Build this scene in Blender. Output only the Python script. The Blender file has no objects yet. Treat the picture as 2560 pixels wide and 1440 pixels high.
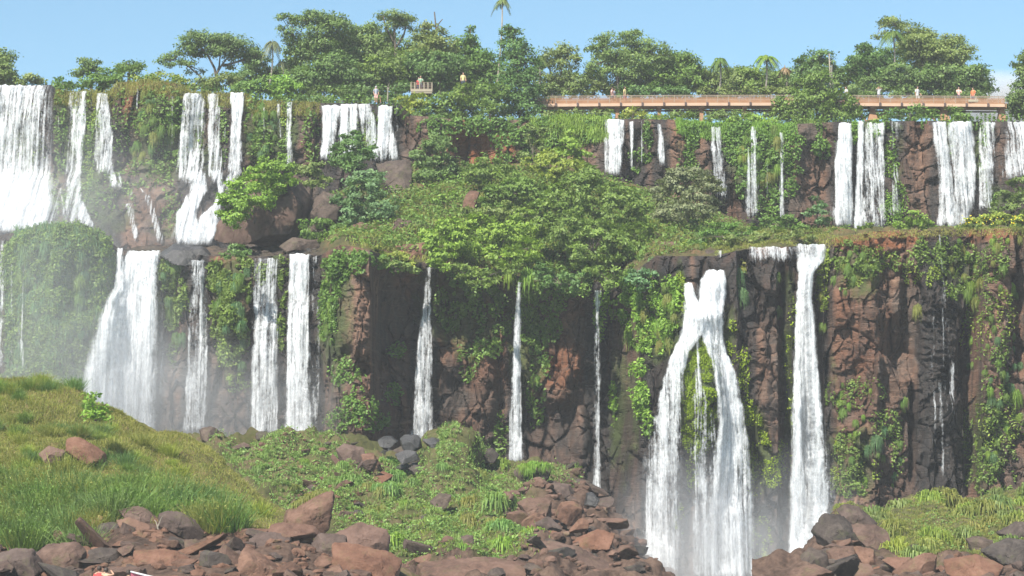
import bpy, bmesh, math, random
import numpy as np
C = bpy.context.scene.collection
S = bpy.context.scene

# ---------------------------------------------------------------- camera, world, sun, exposure
FPX = 6024.0                       # focal length in photo pixels (2560 wide)
HOR = 1330.0                       # photo row of the horizon
CAM = np.array([0.0, 0.0, 3.0])
PITCH = math.atan((HOR - 720.0) / FPX)
cd = bpy.data.cameras.new('camera'); cam = bpy.data.objects.new('camera', cd); C.objects.link(cam)
cd.sensor_width = 36.0; cd.lens = 36.0 * FPX / 2560.0
cd.clip_start = 0.5; cd.clip_end = 6000
cam.location = CAM; cam.rotation_euler = (math.radians(90) + PITCH, 0, 0)
S.camera = cam

SUN_EL, SUN_AZ = 48.0, -31.0       # azimuth of the sun measured from behind the camera, minus = to the left
sdir = np.array([math.sin(math.radians(SUN_AZ)) * math.cos(math.radians(SUN_EL)),
                 -math.cos(math.radians(SUN_AZ)) * math.cos(math.radians(SUN_EL)), math.sin(math.radians(SUN_EL))])
W = bpy.data.worlds.new('World'); S.world = W; W.use_nodes = True
wn = W.node_tree.nodes; wl = W.node_tree.links
sky = wn.new('ShaderNodeTexSky'); sky.sky_type = 'NISHITA'; sky.sun_disc = False
sky.sun_elevation = math.radians(SUN_EL)
sky.sun_rotation = math.atan2(sdir[0], sdir[1])
sky.altitude = 200; sky.air_density = 1.0; sky.dust_density = 0.6; sky.ozone_density = 2.0
tint = wn.new('ShaderNodeMix'); tint.data_type = 'RGBA'; tint.blend_type = 'MULTIPLY'; tint.inputs[0].default_value = 1; tint.inputs[7].default_value = (0.84, 1.0, 0.98, 1)
wl.new(sky.outputs[0], tint.inputs[6]); wl.new(tint.outputs[2], wn['Background'].inputs[0]); wn['Background'].inputs[1].default_value = 0.079
ld = bpy.data.lights.new('sun', 'SUN'); ld.energy = 5.0; ld.angle = math.radians(0.53); ld.color = (1.0, 0.95, 0.86)
sun = bpy.data.objects.new('sun', ld); C.objects.link(sun)
from mathutils import Vector
sun.rotation_euler = Vector(-sdir).to_track_quat('-Z', 'Y').to_euler()
S.view_settings.view_transform = 'Standard'; S.view_settings.look = 'None'
S.view_settings.exposure = 1.08; S.view_settings.gamma = 1.0
S.render.engine = 'CYCLES'
cy = S.cycles
cy.use_denoising = True
cy.max_bounces = 8; cy.transparent_max_bounces = 24; cy.diffuse_bounces = 3; cy.glossy_bounces = 2
cy.transmission_bounces = 3; cy.volume_bounces = 1
cy.caustics_reflective = False; cy.caustics_refractive = False

# ---------------------------------------------------------------- numeric helpers
ca, sa = math.cos(PITCH), math.sin(PITCH)
def U(px, py, Y):
    """the world point seen at photo pixel px,py standing at distance Y"""
    px, py, Y = np.broadcast_arrays(np.asarray(px, float), np.asarray(py, float), np.asarray(Y, float))
    cx = (px - 1280.0) / FPX; cz = (720.0 - py) / FPX
    dy = ca - cz * sa; dz = sa + cz * ca
    s = Y / dy
    return np.stack([CAM[0] + s * cx, CAM[1] + Y, CAM[2] + s * dz], -1)
def PPM(Y): return FPX / Y
def to_px(P):
    d = P - CAM
    f = d[..., 1] * ca + d[..., 2] * sa; u = -d[..., 1] * sa + d[..., 2] * ca
    return 1280 + FPX * d[..., 0] / f, 720 - FPX * u / f

_pr = np.random.default_rng(7)
_perm = np.concatenate([_pr.permutation(256)] * 3)
_grad = _pr.normal(size=(256, 3)); _grad /= np.linalg.norm(_grad, axis=1)[:, None]
def perlin(p, seed=0):
    p = np.asarray(p, float) + seed * 17.31
    i = np.floor(p).astype(int); f = p - i; i &= 255
    w = f * f * f * (f * (f * 6 - 15) + 10)
    r = 0
    for dx in (0, 1):
        for dy in (0, 1):
            for dz in (0, 1):
                h = _perm[_perm[_perm[i[..., 0] + dx] + i[..., 1] + dy] + i[..., 2] + dz] & 255
                g = _grad[h]
                d = g[..., 0] * (f[..., 0] - dx) + g[..., 1] * (f[..., 1] - dy) + g[..., 2] * (f[..., 2] - dz)
                r = r + d * (w[..., 0] if dx else 1 - w[..., 0]) * (w[..., 1] if dy else 1 - w[..., 1]) * (w[..., 2] if dz else 1 - w[..., 2])
    return r
def fbm(p, octv=4, seed=0):
    a, r, s = 1.0, 0, 1.0
    for o in range(octv):
        r = r + a * perlin(np.asarray(p) * s, seed + o * 3.7); a *= 0.5; s *= 2.03
    return r
_cell = _pr.random((256, 4))
def worley(p, seed=0, vec=False):
    p = np.asarray(p, float) + seed * 31.7
    i = np.floor(p).astype(int); f = p - i
    F1 = np.full(p.shape[:-1], 9.0); F2 = F1.copy(); ID = F1 * 0; VX = F1 * 0; VZ = F1 * 0
    for dx in (-1, 0, 1):
        for dy in (-1, 0, 1):
            for dz in (-1, 0, 1):
                c = (i + np.array([dx, dy, dz])) & 255
                h = _perm[_perm[_perm[c[..., 0]] + c[..., 1]] + c[..., 2]] & 255
                q = _cell[h]
                d = np.sqrt((dx + q[..., 0] - f[..., 0]) ** 2 + (dy + q[..., 1] - f[..., 1]) ** 2 + (dz + q[..., 2] - f[..., 2]) ** 2)
                near = d < F1
                F2 = np.where(near, F1, np.minimum(F2, d)); ID = np.where(near, q[..., 3], ID); VX = np.where(near, f[..., 0] - dx - q[..., 0], VX); VZ = np.where(near, f[..., 2] - dz - q[..., 2], VZ); F1 = np.where(near, d, F1)
    return (F1, F2, ID, VX, VZ) if vec else (F1, F2, ID)
def cv(pts, x):
    """a curve through (x, value) points, or a constant"""
    if np.isscalar(pts): return np.full(np.shape(x), float(pts))
    a = np.array(pts, float); return np.interp(x, a[:, 0], a[:, 1])
def sstep(a, b, x):
    t = np.clip((x - a) / (b - a), 0, 1); return t * t * (3 - 2 * t)
def ell(px, py, cx, cy, rx, ry):
    """1 in the middle of an ellipse, falling to 0 at its rim"""
    return np.clip(1 - ((px - cx) / rx) ** 2 - ((py - cy) / ry) ** 2, 0, 1)
def unit(v): return v / np.maximum(np.linalg.norm(v, axis=-1, keepdims=True), 1e-9)

# ---------------------------------------------------------------- object helpers
def mesh(name, V, F, mat=None, smooth=False, attrs=None, sharp=None):
    me = bpy.data.meshes.new(name)
    V = np.asarray(V, np.float32); F = np.asarray(F, np.int32); k = F.shape[1]
    me.vertices.add(len(V)); me.vertices.foreach_set('co', V.ravel())
    me.loops.add(F.size); me.loops.foreach_set('vertex_index', F.ravel())
    me.polygons.add(len(F)); me.polygons.foreach_set('loop_start', np.arange(0, F.size, k, dtype=np.int32))
    me.polygons.foreach_set('loop_total', np.full(len(F), k, np.int32))
    for an, (ty, arr) in (attrs or {}).items():
        a = me.attributes.new(an, ty, 'POINT')
        a.data.foreach_set('vector' if ty == 'FLOAT_VECTOR' else 'value', np.asarray(arr, np.float32).ravel())
    me.update(calc_edges=True)
    me.polygons.foreach_set('use_smooth', np.full(len(F), smooth, bool))
    if sharp: me.set_sharp_from_angle(angle=math.radians(sharp))
    if mat: me.materials.append(mat)
    return me
def tag(o, label=None, cat=None, group=None, kind=None):
    if label: o['label'] = label
    if cat: o['category'] = cat
    if group: o['group'] = group
    if kind: o['kind'] = kind
    return o
def link(name, me, parent=None, loc=None):
    o = bpy.data.objects.new(name, me); C.objects.link(o)
    if parent is not None: o.parent = parent
    if loc is not None: o.location = loc
    return o
def empty(name, loc): 
    o = link(name, None, None, loc); o.empty_display_size = 0.3; return o
def quadmesh(name, Q, mat, parent=None, origin=(0, 0, 0), attrs=None):
    """Q (N,4,3) loose quads -> one object whose origin is given"""
    Q = np.asarray(Q) - np.asarray(origin)
    me = mesh(name, Q.reshape(-1, 3), np.arange(len(Q) * 4).reshape(-1, 4), mat)
    return link(name, me, parent, None if parent is not None else origin)
BOXF = np.array([[0, 1, 3, 2], [4, 6, 7, 5], [0, 4, 5, 1], [2, 3, 7, 6], [0, 2, 6, 4], [1, 5, 7, 3]])
class MB:
    """collects boxes, bars and tubes into one mesh"""
    def __init__(s): s.V = []; s.F = []; s.n = 0
    def add(s, V, F): s.V.append(np.asarray(V, float)); s.F.append(np.asarray(F) + s.n); s.n += len(V)
    def box(s, a, b):
        a, b = np.minimum(a, b), np.maximum(a, b)
        s.add([[(a, b)[i][0], (a, b)[j][1], (a, b)[k][2]] for i in (0, 1) for j in (0, 1) for k in (0, 1)], BOXF)
    def bar(s, p, q, w, h=None, taper=1.0):
        p, q = np.asarray(p, float), np.asarray(q, float); d = unit(q - p)
        ref = np.array([0, 0, 1.0]) if abs(d[2]) < 0.9 else np.array([0, 1.0, 0])
        x = unit(np.cross(d, ref)) * w / 2; y = unit(np.cross(x, d)) * (h or w) / 2
        s.add([e + t * (i * x + j * y) for e, t in ((p, 1), (q, taper)) for i in (-1, 1) for j in (-1, 1)], BOXF)
    def tube(s, pts, rad, n=7):
        pts = np.asarray(pts, float); m = len(pts); rad = np.broadcast_to(np.asarray(rad, float), (m,))
        T = unit(np.gradient(pts, axis=0)); ref = np.array([0.3, 1.0, 0.2])
        X = unit(np.cross(T, ref)); Yv = np.cross(T, X)
        a = np.linspace(0, 2 * np.pi, n, endpoint=False)
        V = pts[:, None] + rad[:, None, None] * (np.cos(a)[None, :, None] * X[:, None] + np.sin(a)[None, :, None] * Yv[:, None])
        F = [[i * n + j, i * n + (j + 1) % n, (i + 1) * n + (j + 1) % n, (i + 1) * n + j] for i in range(m - 1) for j in range(n)]
        V = np.concatenate([V.reshape(-1, 3), pts[[0, -1]]]); 
        for j in range(0, n): F.append([m * n, (j + 1) % n, j, j]); F.append([m * n + 1, (m - 1) * n + j, (m - 1) * n + (j + 1) % n, (m - 1) * n + (j + 1) % n])
        s.add(V, F)
    def build(s, name, mat, parent=None, origin=(0, 0, 0), smooth=False):
        V = np.concatenate(s.V) - np.asarray(origin); F = np.concatenate(s.F)
        me = bpy.data.meshes.new(name)
        me.from_pydata([tuple(v) for v in V], [], [tuple(dict.fromkeys(int(i) for i in f)) for f in F]); me.update()
        if smooth: me.polygons.foreach_set('use_smooth', np.full(len(me.polygons), True)); me.set_sharp_from_angle(angle=math.radians(50))
        me.materials.append(mat)
        return link(name, me, parent, None if parent is not None else origin)

# ---------------------------------------------------------------- materials
def newmat(name):
    m = bpy.data.materials.new(name); m.use_nodes = True
    nt = m.node_tree; nt.nodes.clear(); return m, nt
def N(nt, t, **kw):
    n = nt.nodes.new(t)
    for k, v in kw.items():
        if k.startswith('i_'): n.inputs[k[2:].replace('_', ' ')].default_value = v
        else: setattr(n, k, v)
    return n
def L(nt, a, b): nt.links.new(a, b)
def ramp(nt, fac, stops):
    r = N(nt, 'ShaderNodeValToRGB'); e = r.color_ramp.elements
    while len(e) < len(stops): e.new(0.5)
    for x, (p, c) in zip(e, stops): x.position = p; x.color = (*c, 1) if len(c) == 3 else c
    L(nt, fac, r.inputs[0]); return r.outputs[0]
def mixc(nt, fac, a, b, blend='MIX'):
    m = N(nt, 'ShaderNodeMix', data_type='RGBA', blend_type=blend)
    if hasattr(fac, 'is_linked'): L(nt, fac, m.inputs[0])
    else: m.inputs[0].default_value = fac
    for s, i in ((a, 6), (b, 7)):
        if hasattr(s, 'is_linked'): L(nt, s, m.inputs[i])
        else: m.inputs[i].default_value = (*s, 1)
    return m.outputs[2]
def math_(nt, op, a, b=None, clamp=False):
    m = N(nt, 'ShaderNodeMath', operation=op, use_clamp=clamp)
    for s, i in ((a, 0), (b, 1)):
        if s is None: continue
        if hasattr(s, 'is_linked'): L(nt, s, m.inputs[i])
        else: m.inputs[i].default_value = s
    return m.outputs[0]
def noise(nt, vec, scale, detail=4, rough=0.55, dist=0.0):
    n = N(nt, 'ShaderNodeTexNoise'); n.inputs['Scale'].default_value = scale; n.inputs['Detail'].default_value = detail
    n.inputs['Roughness'].default_value = rough; n.inputs['Distortion'].default_value = dist
    if vec is not None: L(nt, vec, n.inputs['Vector'])
    return n.outputs['Fac']
def scaled(nt, vec, s):
    m = N(nt, 'ShaderNodeMapping'); m.inputs['Scale'].default_value = s; L(nt, vec, m.inputs['Vector']); return m.outputs[0]
def finish(nt, col, rough, bump=None, bstr=0.3, bdist=0.1, spec=0.25, sub=None):
    p = N(nt, 'ShaderNodeBsdfPrincipled'); o = N(nt, 'ShaderNodeOutputMaterial')
    if hasattr(col, 'is_linked'): L(nt, col, p.inputs['Base Color'])
    else: p.inputs['Base Color'].default_value = (*col, 1)
    if hasattr(rough, 'is_linked'): L(nt, rough, p.inputs['Roughness'])
    else: p.inputs['Roughness'].default_value = rough
    p.inputs['Specular IOR Level'].default_value = spec
    if bump is not None:
        b = N(nt, 'ShaderNodeBump'); b.inputs['Strength'].default_value = bstr; b.inputs['Distance'].default_value = bdist
        L(nt, bump, b.inputs['Height']); L(nt, b.outputs[0], p.inputs['Normal'])
    L(nt, p.outputs[0], o.inputs[0]); return p

def leaf_mat(name, dark, light, trans=0.28, rough=0.55):
    m, nt = newmat(name)
    g = N(nt, 'ShaderNodeNewGeometry'); oi = N(nt, 'ShaderNodeObjectInfo')
    dark, light = ([c * w for c, w in zip(k, (1.75, 1.62, 1.5))] for k in (dark, light))
    t = mixc(nt, g.outputs['Random Per Island'], dark, light)
    # each plant its own slight tint, and patches of older and younger leaves
    nz = noise(nt, scaled(nt, g.outputs['Position'], (0.55, 0.55, 0.55)), 1.0, 2)
    hs = N(nt, 'ShaderNodeHueSaturation'); L(nt, t, hs.inputs['Color'])
    L(nt, math_(nt, 'ADD', math_(nt, 'MULTIPLY', oi.outputs['Random'], 0.03), 0.485), hs.inputs['Hue'])
    L(nt, math_(nt, 'ADD', math_(nt, 'MULTIPLY', nz, 0.9), 0.6), hs.inputs['Value'])
    p = N(nt, 'ShaderNodeBsdfPrincipled'); L(nt, hs.outputs[0], p.inputs['Base Color'])
    p.inputs['Roughness'].default_value = rough; p.inputs['Specular IOR Level'].default_value = 0.3
    tr = N(nt, 'ShaderNodeBsdfTranslucent'); L(nt, mixc(nt, 1.0, hs.outputs[0], (1.25, 1.35, 0.5), 'MULTIPLY'), tr.inputs['Color'])
    mx = N(nt, 'ShaderNodeMixShader'); mx.inputs[0].default_value = trans
    L(nt, p.outputs[0], mx.inputs[1]); L(nt, tr.outputs[0], mx.inputs[2])
    o = N(nt, 'ShaderNodeOutputMaterial'); L(nt, mx.outputs[0], o.inputs[0]); return m

def rock_mat(name, cols, scale=1.0, bump=0.6, world=False, lichen=0.0, rough=0.85, spec=0.2):
    m, nt = newmat(name)
    tc = N(nt, 'ShaderNodeTexCoord'); oi = N(nt, 'ShaderNodeObjectInfo')
    cols = [[c * 0.8 for c in k] for k in cols]
    if world: v = N(nt, 'ShaderNodeNewGeometry').outputs['Position']
    else:
        va = N(nt, 'ShaderNodeVectorMath', operation='ADD'); L(nt, tc.outputs['Object'], va.inputs[0])
        vm = N(nt, 'ShaderNodeMath', operation='MULTIPLY'); L(nt, oi.outputs['Random'], vm.inputs[0]); vm.inputs[1].default_value = 50
        L(nt, vm.outputs[0], va.inputs[1]); v = va.outputs[0]
    n1 = noise(nt, v, 0.7 * scale, 5, 0.6, 0.6); n2 = noise(nt, v, 4.0 * scale, 5, 0.65)
    f = math_(nt, 'ADD', math_(nt, 'MULTIPLY', n1, 0.6), math_(nt, 'MULTIPLY', n2, 0.4))
    col = ramp(nt, f, [(0.33, cols[0]), (0.48, cols[1]), (0.62, cols[2])])
    if not world:
        hs = N(nt, 'ShaderNodeHueSaturation'); L(nt, col, hs.inputs['Color'])
        L(nt, math_(nt, 'ADD', math_(nt, 'MULTIPLY', oi.outputs['Random'], 0.5), 0.75), hs.inputs['Value'])
        L(nt, math_(nt, 'ADD', math_(nt, 'MULTIPLY', oi.outputs['Random'], 0.5), 0.7), hs.inputs['Saturation'])
        col = hs.outputs[0]
    if lichen > 0:
        nl = noise(nt, v, 1.6 * scale, 6, 0.7)
        col = mixc(nt, math_(nt, 'MULTIPLY', ramp(nt, nl, [(0.54, (0, 0, 0)), (0.66, (1, 1, 1))]), lichen), col, (0.10, 0.11, 0.04))
    b = math_(nt, 'ADD', math_(nt, 'MULTIPLY', n2, 0.5), noise(nt, v, 14 * scale, 4, 0.7))
    finish(nt, col, rough, b, bump, 0.08, spec); return m

def cliff_mat(name, cols, grey, wetcol=(0.026, 0.023, 0.022), mosscol=((0.028, 0.042, 0.012), (0.075, 0.10, 0.026)), soil=(0.20, 0.075, 0.032)):
    m, nt = newmat(name)
    v = N(nt, 'ShaderNodeNewGeometry').outputs['Position']
    def at(n): a = N(nt, 'ShaderNodeAttribute', attribute_name=n); return a.outputs['Fac']
    n1 = noise(nt, v, 0.22, 5, 0.6, 0.8); n2 = noise(nt, v, 2.2, 6, 0.65); n3 = noise(nt, scaled(nt, v, (2.2, 2.2, 0.35)), 1.0, 5, 0.65)
    f = math_(nt, 'ADD', math_(nt, 'ADD', math_(nt, 'MULTIPLY', n1, 0.5), math_(nt, 'MULTIPLY', n2, 0.25)), math_(nt, 'MULTIPLY', n3, 0.25))
    col = ramp(nt, f, [(0.38, cols[0]), (0.47, cols[1]), (0.56, cols[2]), (0.66, cols[3])])
    col = mixc(nt, ramp(nt, noise(nt, v, 0.35, 4, 0.6), [(0.47, (0, 0, 0)), (0.6, (0.75, 0.75, 0.75))]), col, grey)
    col = mixc(nt, math_(nt, 'MULTIPLY', at('soil'), ramp(nt, n2, [(0.3, (0.4, 0.4, 0.4)), (0.5, (1, 1, 1))])), col, soil)
    # dark mineral streaks also stand in for the shade in upright cracks; thin beds of paler rock run along
    st = noise(nt, scaled(nt, v, (1.7, 1.7, 0.07)), 1.0, 4, 0.7); bd = noise(nt, scaled(nt, v, (0.25, 0.25, 5.5)), 1.0, 4, 0.7)
    col = mixc(nt, ramp(nt, st, [(0.50, (0, 0, 0)), (0.62, (0.7, 0.7, 0.7))]), col, (0.036, 0.027, 0.022))
    col = mixc(nt, ramp(nt, bd, [(0.56, (0, 0, 0)), (0.66, (0.45, 0.45, 0.45))]), col, (0.21, 0.135, 0.092))
    wet = math_(nt, 'MULTIPLY', at('wet'), math_(nt, 'ADD', math_(nt, 'MULTIPLY', n3, 1.0), 0.45), True)
    col = mixc(nt, wet, col, wetcol)
    ms = ramp(nt, math_(nt, 'ADD', math_(nt, 'MULTIPLY', at('moss'), 0.6), math_(nt, 'ADD', math_(nt, 'MULTIPLY', n2, 0.5), math_(nt, 'MULTIPLY', n1, 0.25))), [(0.64, (0, 0, 0)), (0.86, (0.85, 0.85, 0.85))])
    col = mixc(nt, ms, col, mixc(nt, n2, mosscol[0], mosscol[1]))
    rough = math_(nt, 'SUBTRACT', 0.88, math_(nt, 'MULTIPLY', wet, 0.5))
    b = math_(nt, 'ADD', math_(nt, 'MULTIPLY', n2, 0.8), noise(nt, scaled(nt, v, (1, 1, 2.2)), 5.0, 5, 0.7))
    b = math_(nt, 'ADD', b, math_(nt, 'MULTIPLY', bd, 0.9))
    finish(nt, col, rough, b, 0.9, 0.2, 0.3); return m

def ground_mat(name, stops, scale=1.0, rub=None):
    m, nt = newmat(name)
    v = N(nt, 'ShaderNodeNewGeometry').outputs['Position']
    f = math_(nt, 'ADD', math_(nt, 'MULTIPLY', noise(nt, v, 0.5 * scale, 5, 0.6), 0.6), math_(nt, 'MULTIPLY', noise(nt, v, 4 * scale, 4, 0.6), 0.4))
    c = ramp(nt, f, stops)
    if rub: c = mixc(nt, N(nt, 'ShaderNodeAttribute', attribute_name='rub').outputs['Fac'], c, ramp(nt, f, rub))
    finish(nt, c, 0.95, noise(nt, v, 6 * scale, 5, 0.7), 0.6, 0.15, 0.1); return m

def water_mat(name):
    """falling white water: 'flow' holds metres across / metres fallen / seed, 'dens' how closed the sheet is, 'edge' 0 at its rims"""
    m, nt = newmat(name)
    fl = N(nt, 'ShaderNodeAttribute', attribute_name='flow').outputs['Vector']
    de = N(nt, 'ShaderNodeAttribute', attribute_name='dens').outputs['Fac']
    ed = N(nt, 'ShaderNodeAttribute', attribute_name='edge').outputs['Fac']
    n1 = noise(nt, scaled(nt, fl, (1.1, 0.05, 1)), 1.0, 3, 0.6, 0.15)       # broad curtains
    n2 = noise(nt, scaled(nt, fl, (4.5, 0.10, 1)), 1.0, 3, 0.6)            # strands
    n3 = noise(nt, scaled(nt, fl, (10, 1.1, 1)), 1.0, 3, 0.6)              # spray streaks
    n4 = noise(nt, scaled(nt, fl, (9, 5.0, 1)), 1.0, 2, 0.6)               # grain
    s = math_(nt, 'ADD', math_(nt, 'ADD', math_(nt, 'MULTIPLY', n1, 0.45), math_(nt, 'MULTIPLY', n2, 0.75)), math_(nt, 'ADD', math_(nt, 'MULTIPLY', n3, 0.35), math_(nt, 'MULTIPLY', n4, 0.30)))
    n5 = noise(nt, scaled(nt, fl, (1.3, 0.42, 1)), 1.0, 3, 0.65, 0.6)       # surges
    s = math_(nt, 'ADD', s, math_(nt, 'MULTIPLY', n5, 0.6))
    s = math_(nt, 'MULTIPLY', math_(nt, 'SUBTRACT', s, 1.285), 3.3)
    e2 = math_(nt, 'MULTIPLY', math_(nt, 'SUBTRACT', 1.0, ed), 0.55)
    a = math_(nt, 'SUBTRACT', math_(nt, 'ADD', s, de), e2, True)
    a = math_(nt, 'MULTIPLY', a, math_(nt, 'MULTIPLY', ed, 1.8, True))
    p = N(nt, 'ShaderNodeBsdfPrincipled'); p.inputs['Base Color'].default_value = (0.72, 0.74, 0.76, 1); p.inputs['Roughness'].default_value = 0.35
    p.inputs['Specular IOR Level'].default_value = 0.4
    b = N(nt, 'ShaderNodeBump'); b.inputs['Strength'].default_value = 0.45; b.inputs['Distance'].default_value = 0.25
    L(nt, s, b.inputs['Height']); L(nt, b.outputs[0], p.inputs['Normal'])
    tr = N(nt, 'ShaderNodeBsdfTranslucent'); tr.inputs['Color'].default_value = (0.74, 0.77, 0.80, 1)
    mx = N(nt, 'ShaderNodeMixShader'); mx.inputs[0].default_value = 0.35; L(nt, p.outputs[0], mx.inputs[1]); L(nt, tr.outputs[0], mx.inputs[2])
    tp = N(nt, 'ShaderNodeBsdfTransparent')
    m2 = N(nt, 'ShaderNodeMixShader'); L(nt, a, m2.inputs[0]); L(nt, tp.outputs[0], m2.inputs[1]); L(nt, mx.outputs[0], m2.inputs[2])
    o = N(nt, 'ShaderNodeOutputMaterial'); L(nt, m2.outputs[0], o.inputs[0]); return m
def flat_mat(name, col, rough=0.7, var=0.25, scale=3.0, spec=0.3):
    m, nt = newmat(name)
    v = N(nt, 'ShaderNodeTexCoord').outputs['Object']
    n = noise(nt, v, scale, 4, 0.6)
    c = mixc(nt, n, tuple(x * (1 - var) for x in col), tuple(min(1, x * (1 + var)) for x in col))
    finish(nt, c, rough, n, 0.2, 0.03, spec); return m

M = {}
M['dark'] = leaf_mat('leaf_dark_green', (0.038, 0.076, 0.022), (0.084, 0.142, 0.040))
M['mid'] = leaf_mat('leaf_mid_green', (0.045, 0.088, 0.018), (0.095, 0.155, 0.032))
M['bright'] = leaf_mat('leaf_bright_green', (0.065, 0.125, 0.018), (0.135, 0.215, 0.032))
M['yellow'] = leaf_mat('leaf_yellow_green', (0.080, 0.122, 0.018), (0.160, 0.200, 0.034))
M['olive'] = leaf_mat('leaf_olive', (0.058, 0.094, 0.024), (0.112, 0.152, 0.046))
M['blue'] = leaf_mat('leaf_blue_green', (0.036, 0.082, 0.036), (0.080, 0.150, 0.062))
M['grey'] = leaf_mat('leaf_grey_green', (0.058, 0.078, 0.036), (0.125, 0.148, 0.082))
M['grass'] = leaf_mat('grass_green', (0.074, 0.100, 0.022), (0.168, 0.178, 0.048), 0.35)
M['drygrass'] = leaf_mat('grass_dry', (0.110, 0.112, 0.034), (0.190, 0.180, 0.060), 0.35)
M['cover'] = leaf_mat('cover_green', (0.056, 0.118, 0.028), (0.130, 0.205, 0.056), 0.3)
M['moss'] = leaf_mat('moss_green', (0.075, 0.130, 0.006), (0.150, 0.225, 0.012), 0.25)
M['dead'] = leaf_mat('dead_leaf', (0.10, 0.075, 0.04), (0.20, 0.15, 0.08), 0.2)
M['flower'] = leaf_mat('yellow_flower', (0.50, 0.40, 0.02), (0.70, 0.58, 0.03), 0.2)
M['bark'] = rock_mat('bark', [(0.07, 0.055, 0.04), (0.13, 0.105, 0.08), (0.21, 0.18, 0.14)], 3.0, 0.6)
M['palebark'] = rock_mat('pale_bark', [(0.18, 0.15, 0.12), (0.27, 0.24, 0.20), (0.38, 0.34, 0.28)], 3.0, 0.5)
M['brown'] = rock_mat('brown_basalt', [(0.052, 0.031, 0.024), (0.112, 0.067, 0.050), (0.170, 0.105, 0.079)], 1.0, 0.6, lichen=0.25)
M['red'] = rock_mat('reddish_basalt', [(0.064, 0.034, 0.025), (0.128, 0.071, 0.051), (0.185, 0.108, 0.080)], 0.8, 0.6, lichen=0.2)
M['tan'] = rock_mat('tan_stone', [(0.13, 0.085, 0.05), (0.24, 0.165, 0.095), (0.34, 0.25, 0.15)], 1.2, 0.6, lichen=0.2)
M['darkrock'] = rock_mat('dark_basalt', [(0.028, 0.022, 0.019), (0.062, 0.047, 0.040), (0.110, 0.085, 0.070)], 1.0, 0.7, lichen=0.3)
M['wetrock'] = rock_mat('wet_basalt', [(0.022, 0.021, 0.021), (0.045, 0.042, 0.041), (0.085, 0.08, 0.078)], 1.2, 0.8, rough=0.32, spec=0.5)
M['cliff'] = cliff_mat('cliff_basalt', [(0.050, 0.031, 0.023), (0.108, 0.063, 0.044), (0.172, 0.098, 0.066), (0.245, 0.152, 0.098)], (0.095, 0.078, 0.066))
M['ledge'] = ground_mat('ledge_soil', [(0.35, (0.04, 0.042, 0.018)), (0.5, (0.075, 0.07, 0.028)), (0.68, (0.14, 0.08, 0.042))], 1.0, [(0.35, (0.022, 0.02, 0.018)), (0.5, (0.05, 0.04, 0.033)), (0.65, (0.09, 0.065, 0.05))])
M['hillsoil'] = ground_mat('hill_soil', [(0.35, (0.055, 0.058, 0.02)), (0.5, (0.105, 0.10, 0.03)), (0.65, (0.14, 0.095, 0.05))], 1.0, [(0.35, (0.03, 0.021, 0.016)), (0.5, (0.075, 0.048, 0.036)), (0.65, (0.12, 0.08, 0.06))])
M['talus'] = ground_mat('talus_soil', [(0.35, (0.04, 0.042, 0.018)), (0.5, (0.075, 0.075, 0.028)), (0.65, (0.10, 0.07, 0.045))], 1.0, [(0.35, (0.03, 0.021, 0.016)), (0.5, (0.075, 0.048, 0.036)), (0.65, (0.12, 0.08, 0.06))])
M['water'] = water_mat('white_water')
M['rust'] = flat_mat('rusty_steel', (0.26, 0.135, 0.07), 0.75, 0.35, 1.2)
M['beam'] = flat_mat('pale_rusty_beam', (0.40, 0.27, 0.19), 0.7, 0.2, 1.5)
M['rail'] = flat_mat('weathered_rail', (0.26, 0.20, 0.15), 0.6, 0.25, 2.0)
M['pier'] = flat_mat('rusty_concrete', (0.27, 0.15, 0.085), 0.85, 0.3, 1.5)
M['pipe'] = flat_mat('dark_pipe', (0.085, 0.055, 0.05), 0.6, 0.3, 1.5)
M['planks'] = flat_mat('weathered_planks', (0.30, 0.26, 0.19), 0.8, 0.25, 2.0)
M['darkwood'] = flat_mat('dark_wood', (0.10, 0.065, 0.055), 0.8, 0.25, 2.0)

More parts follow.
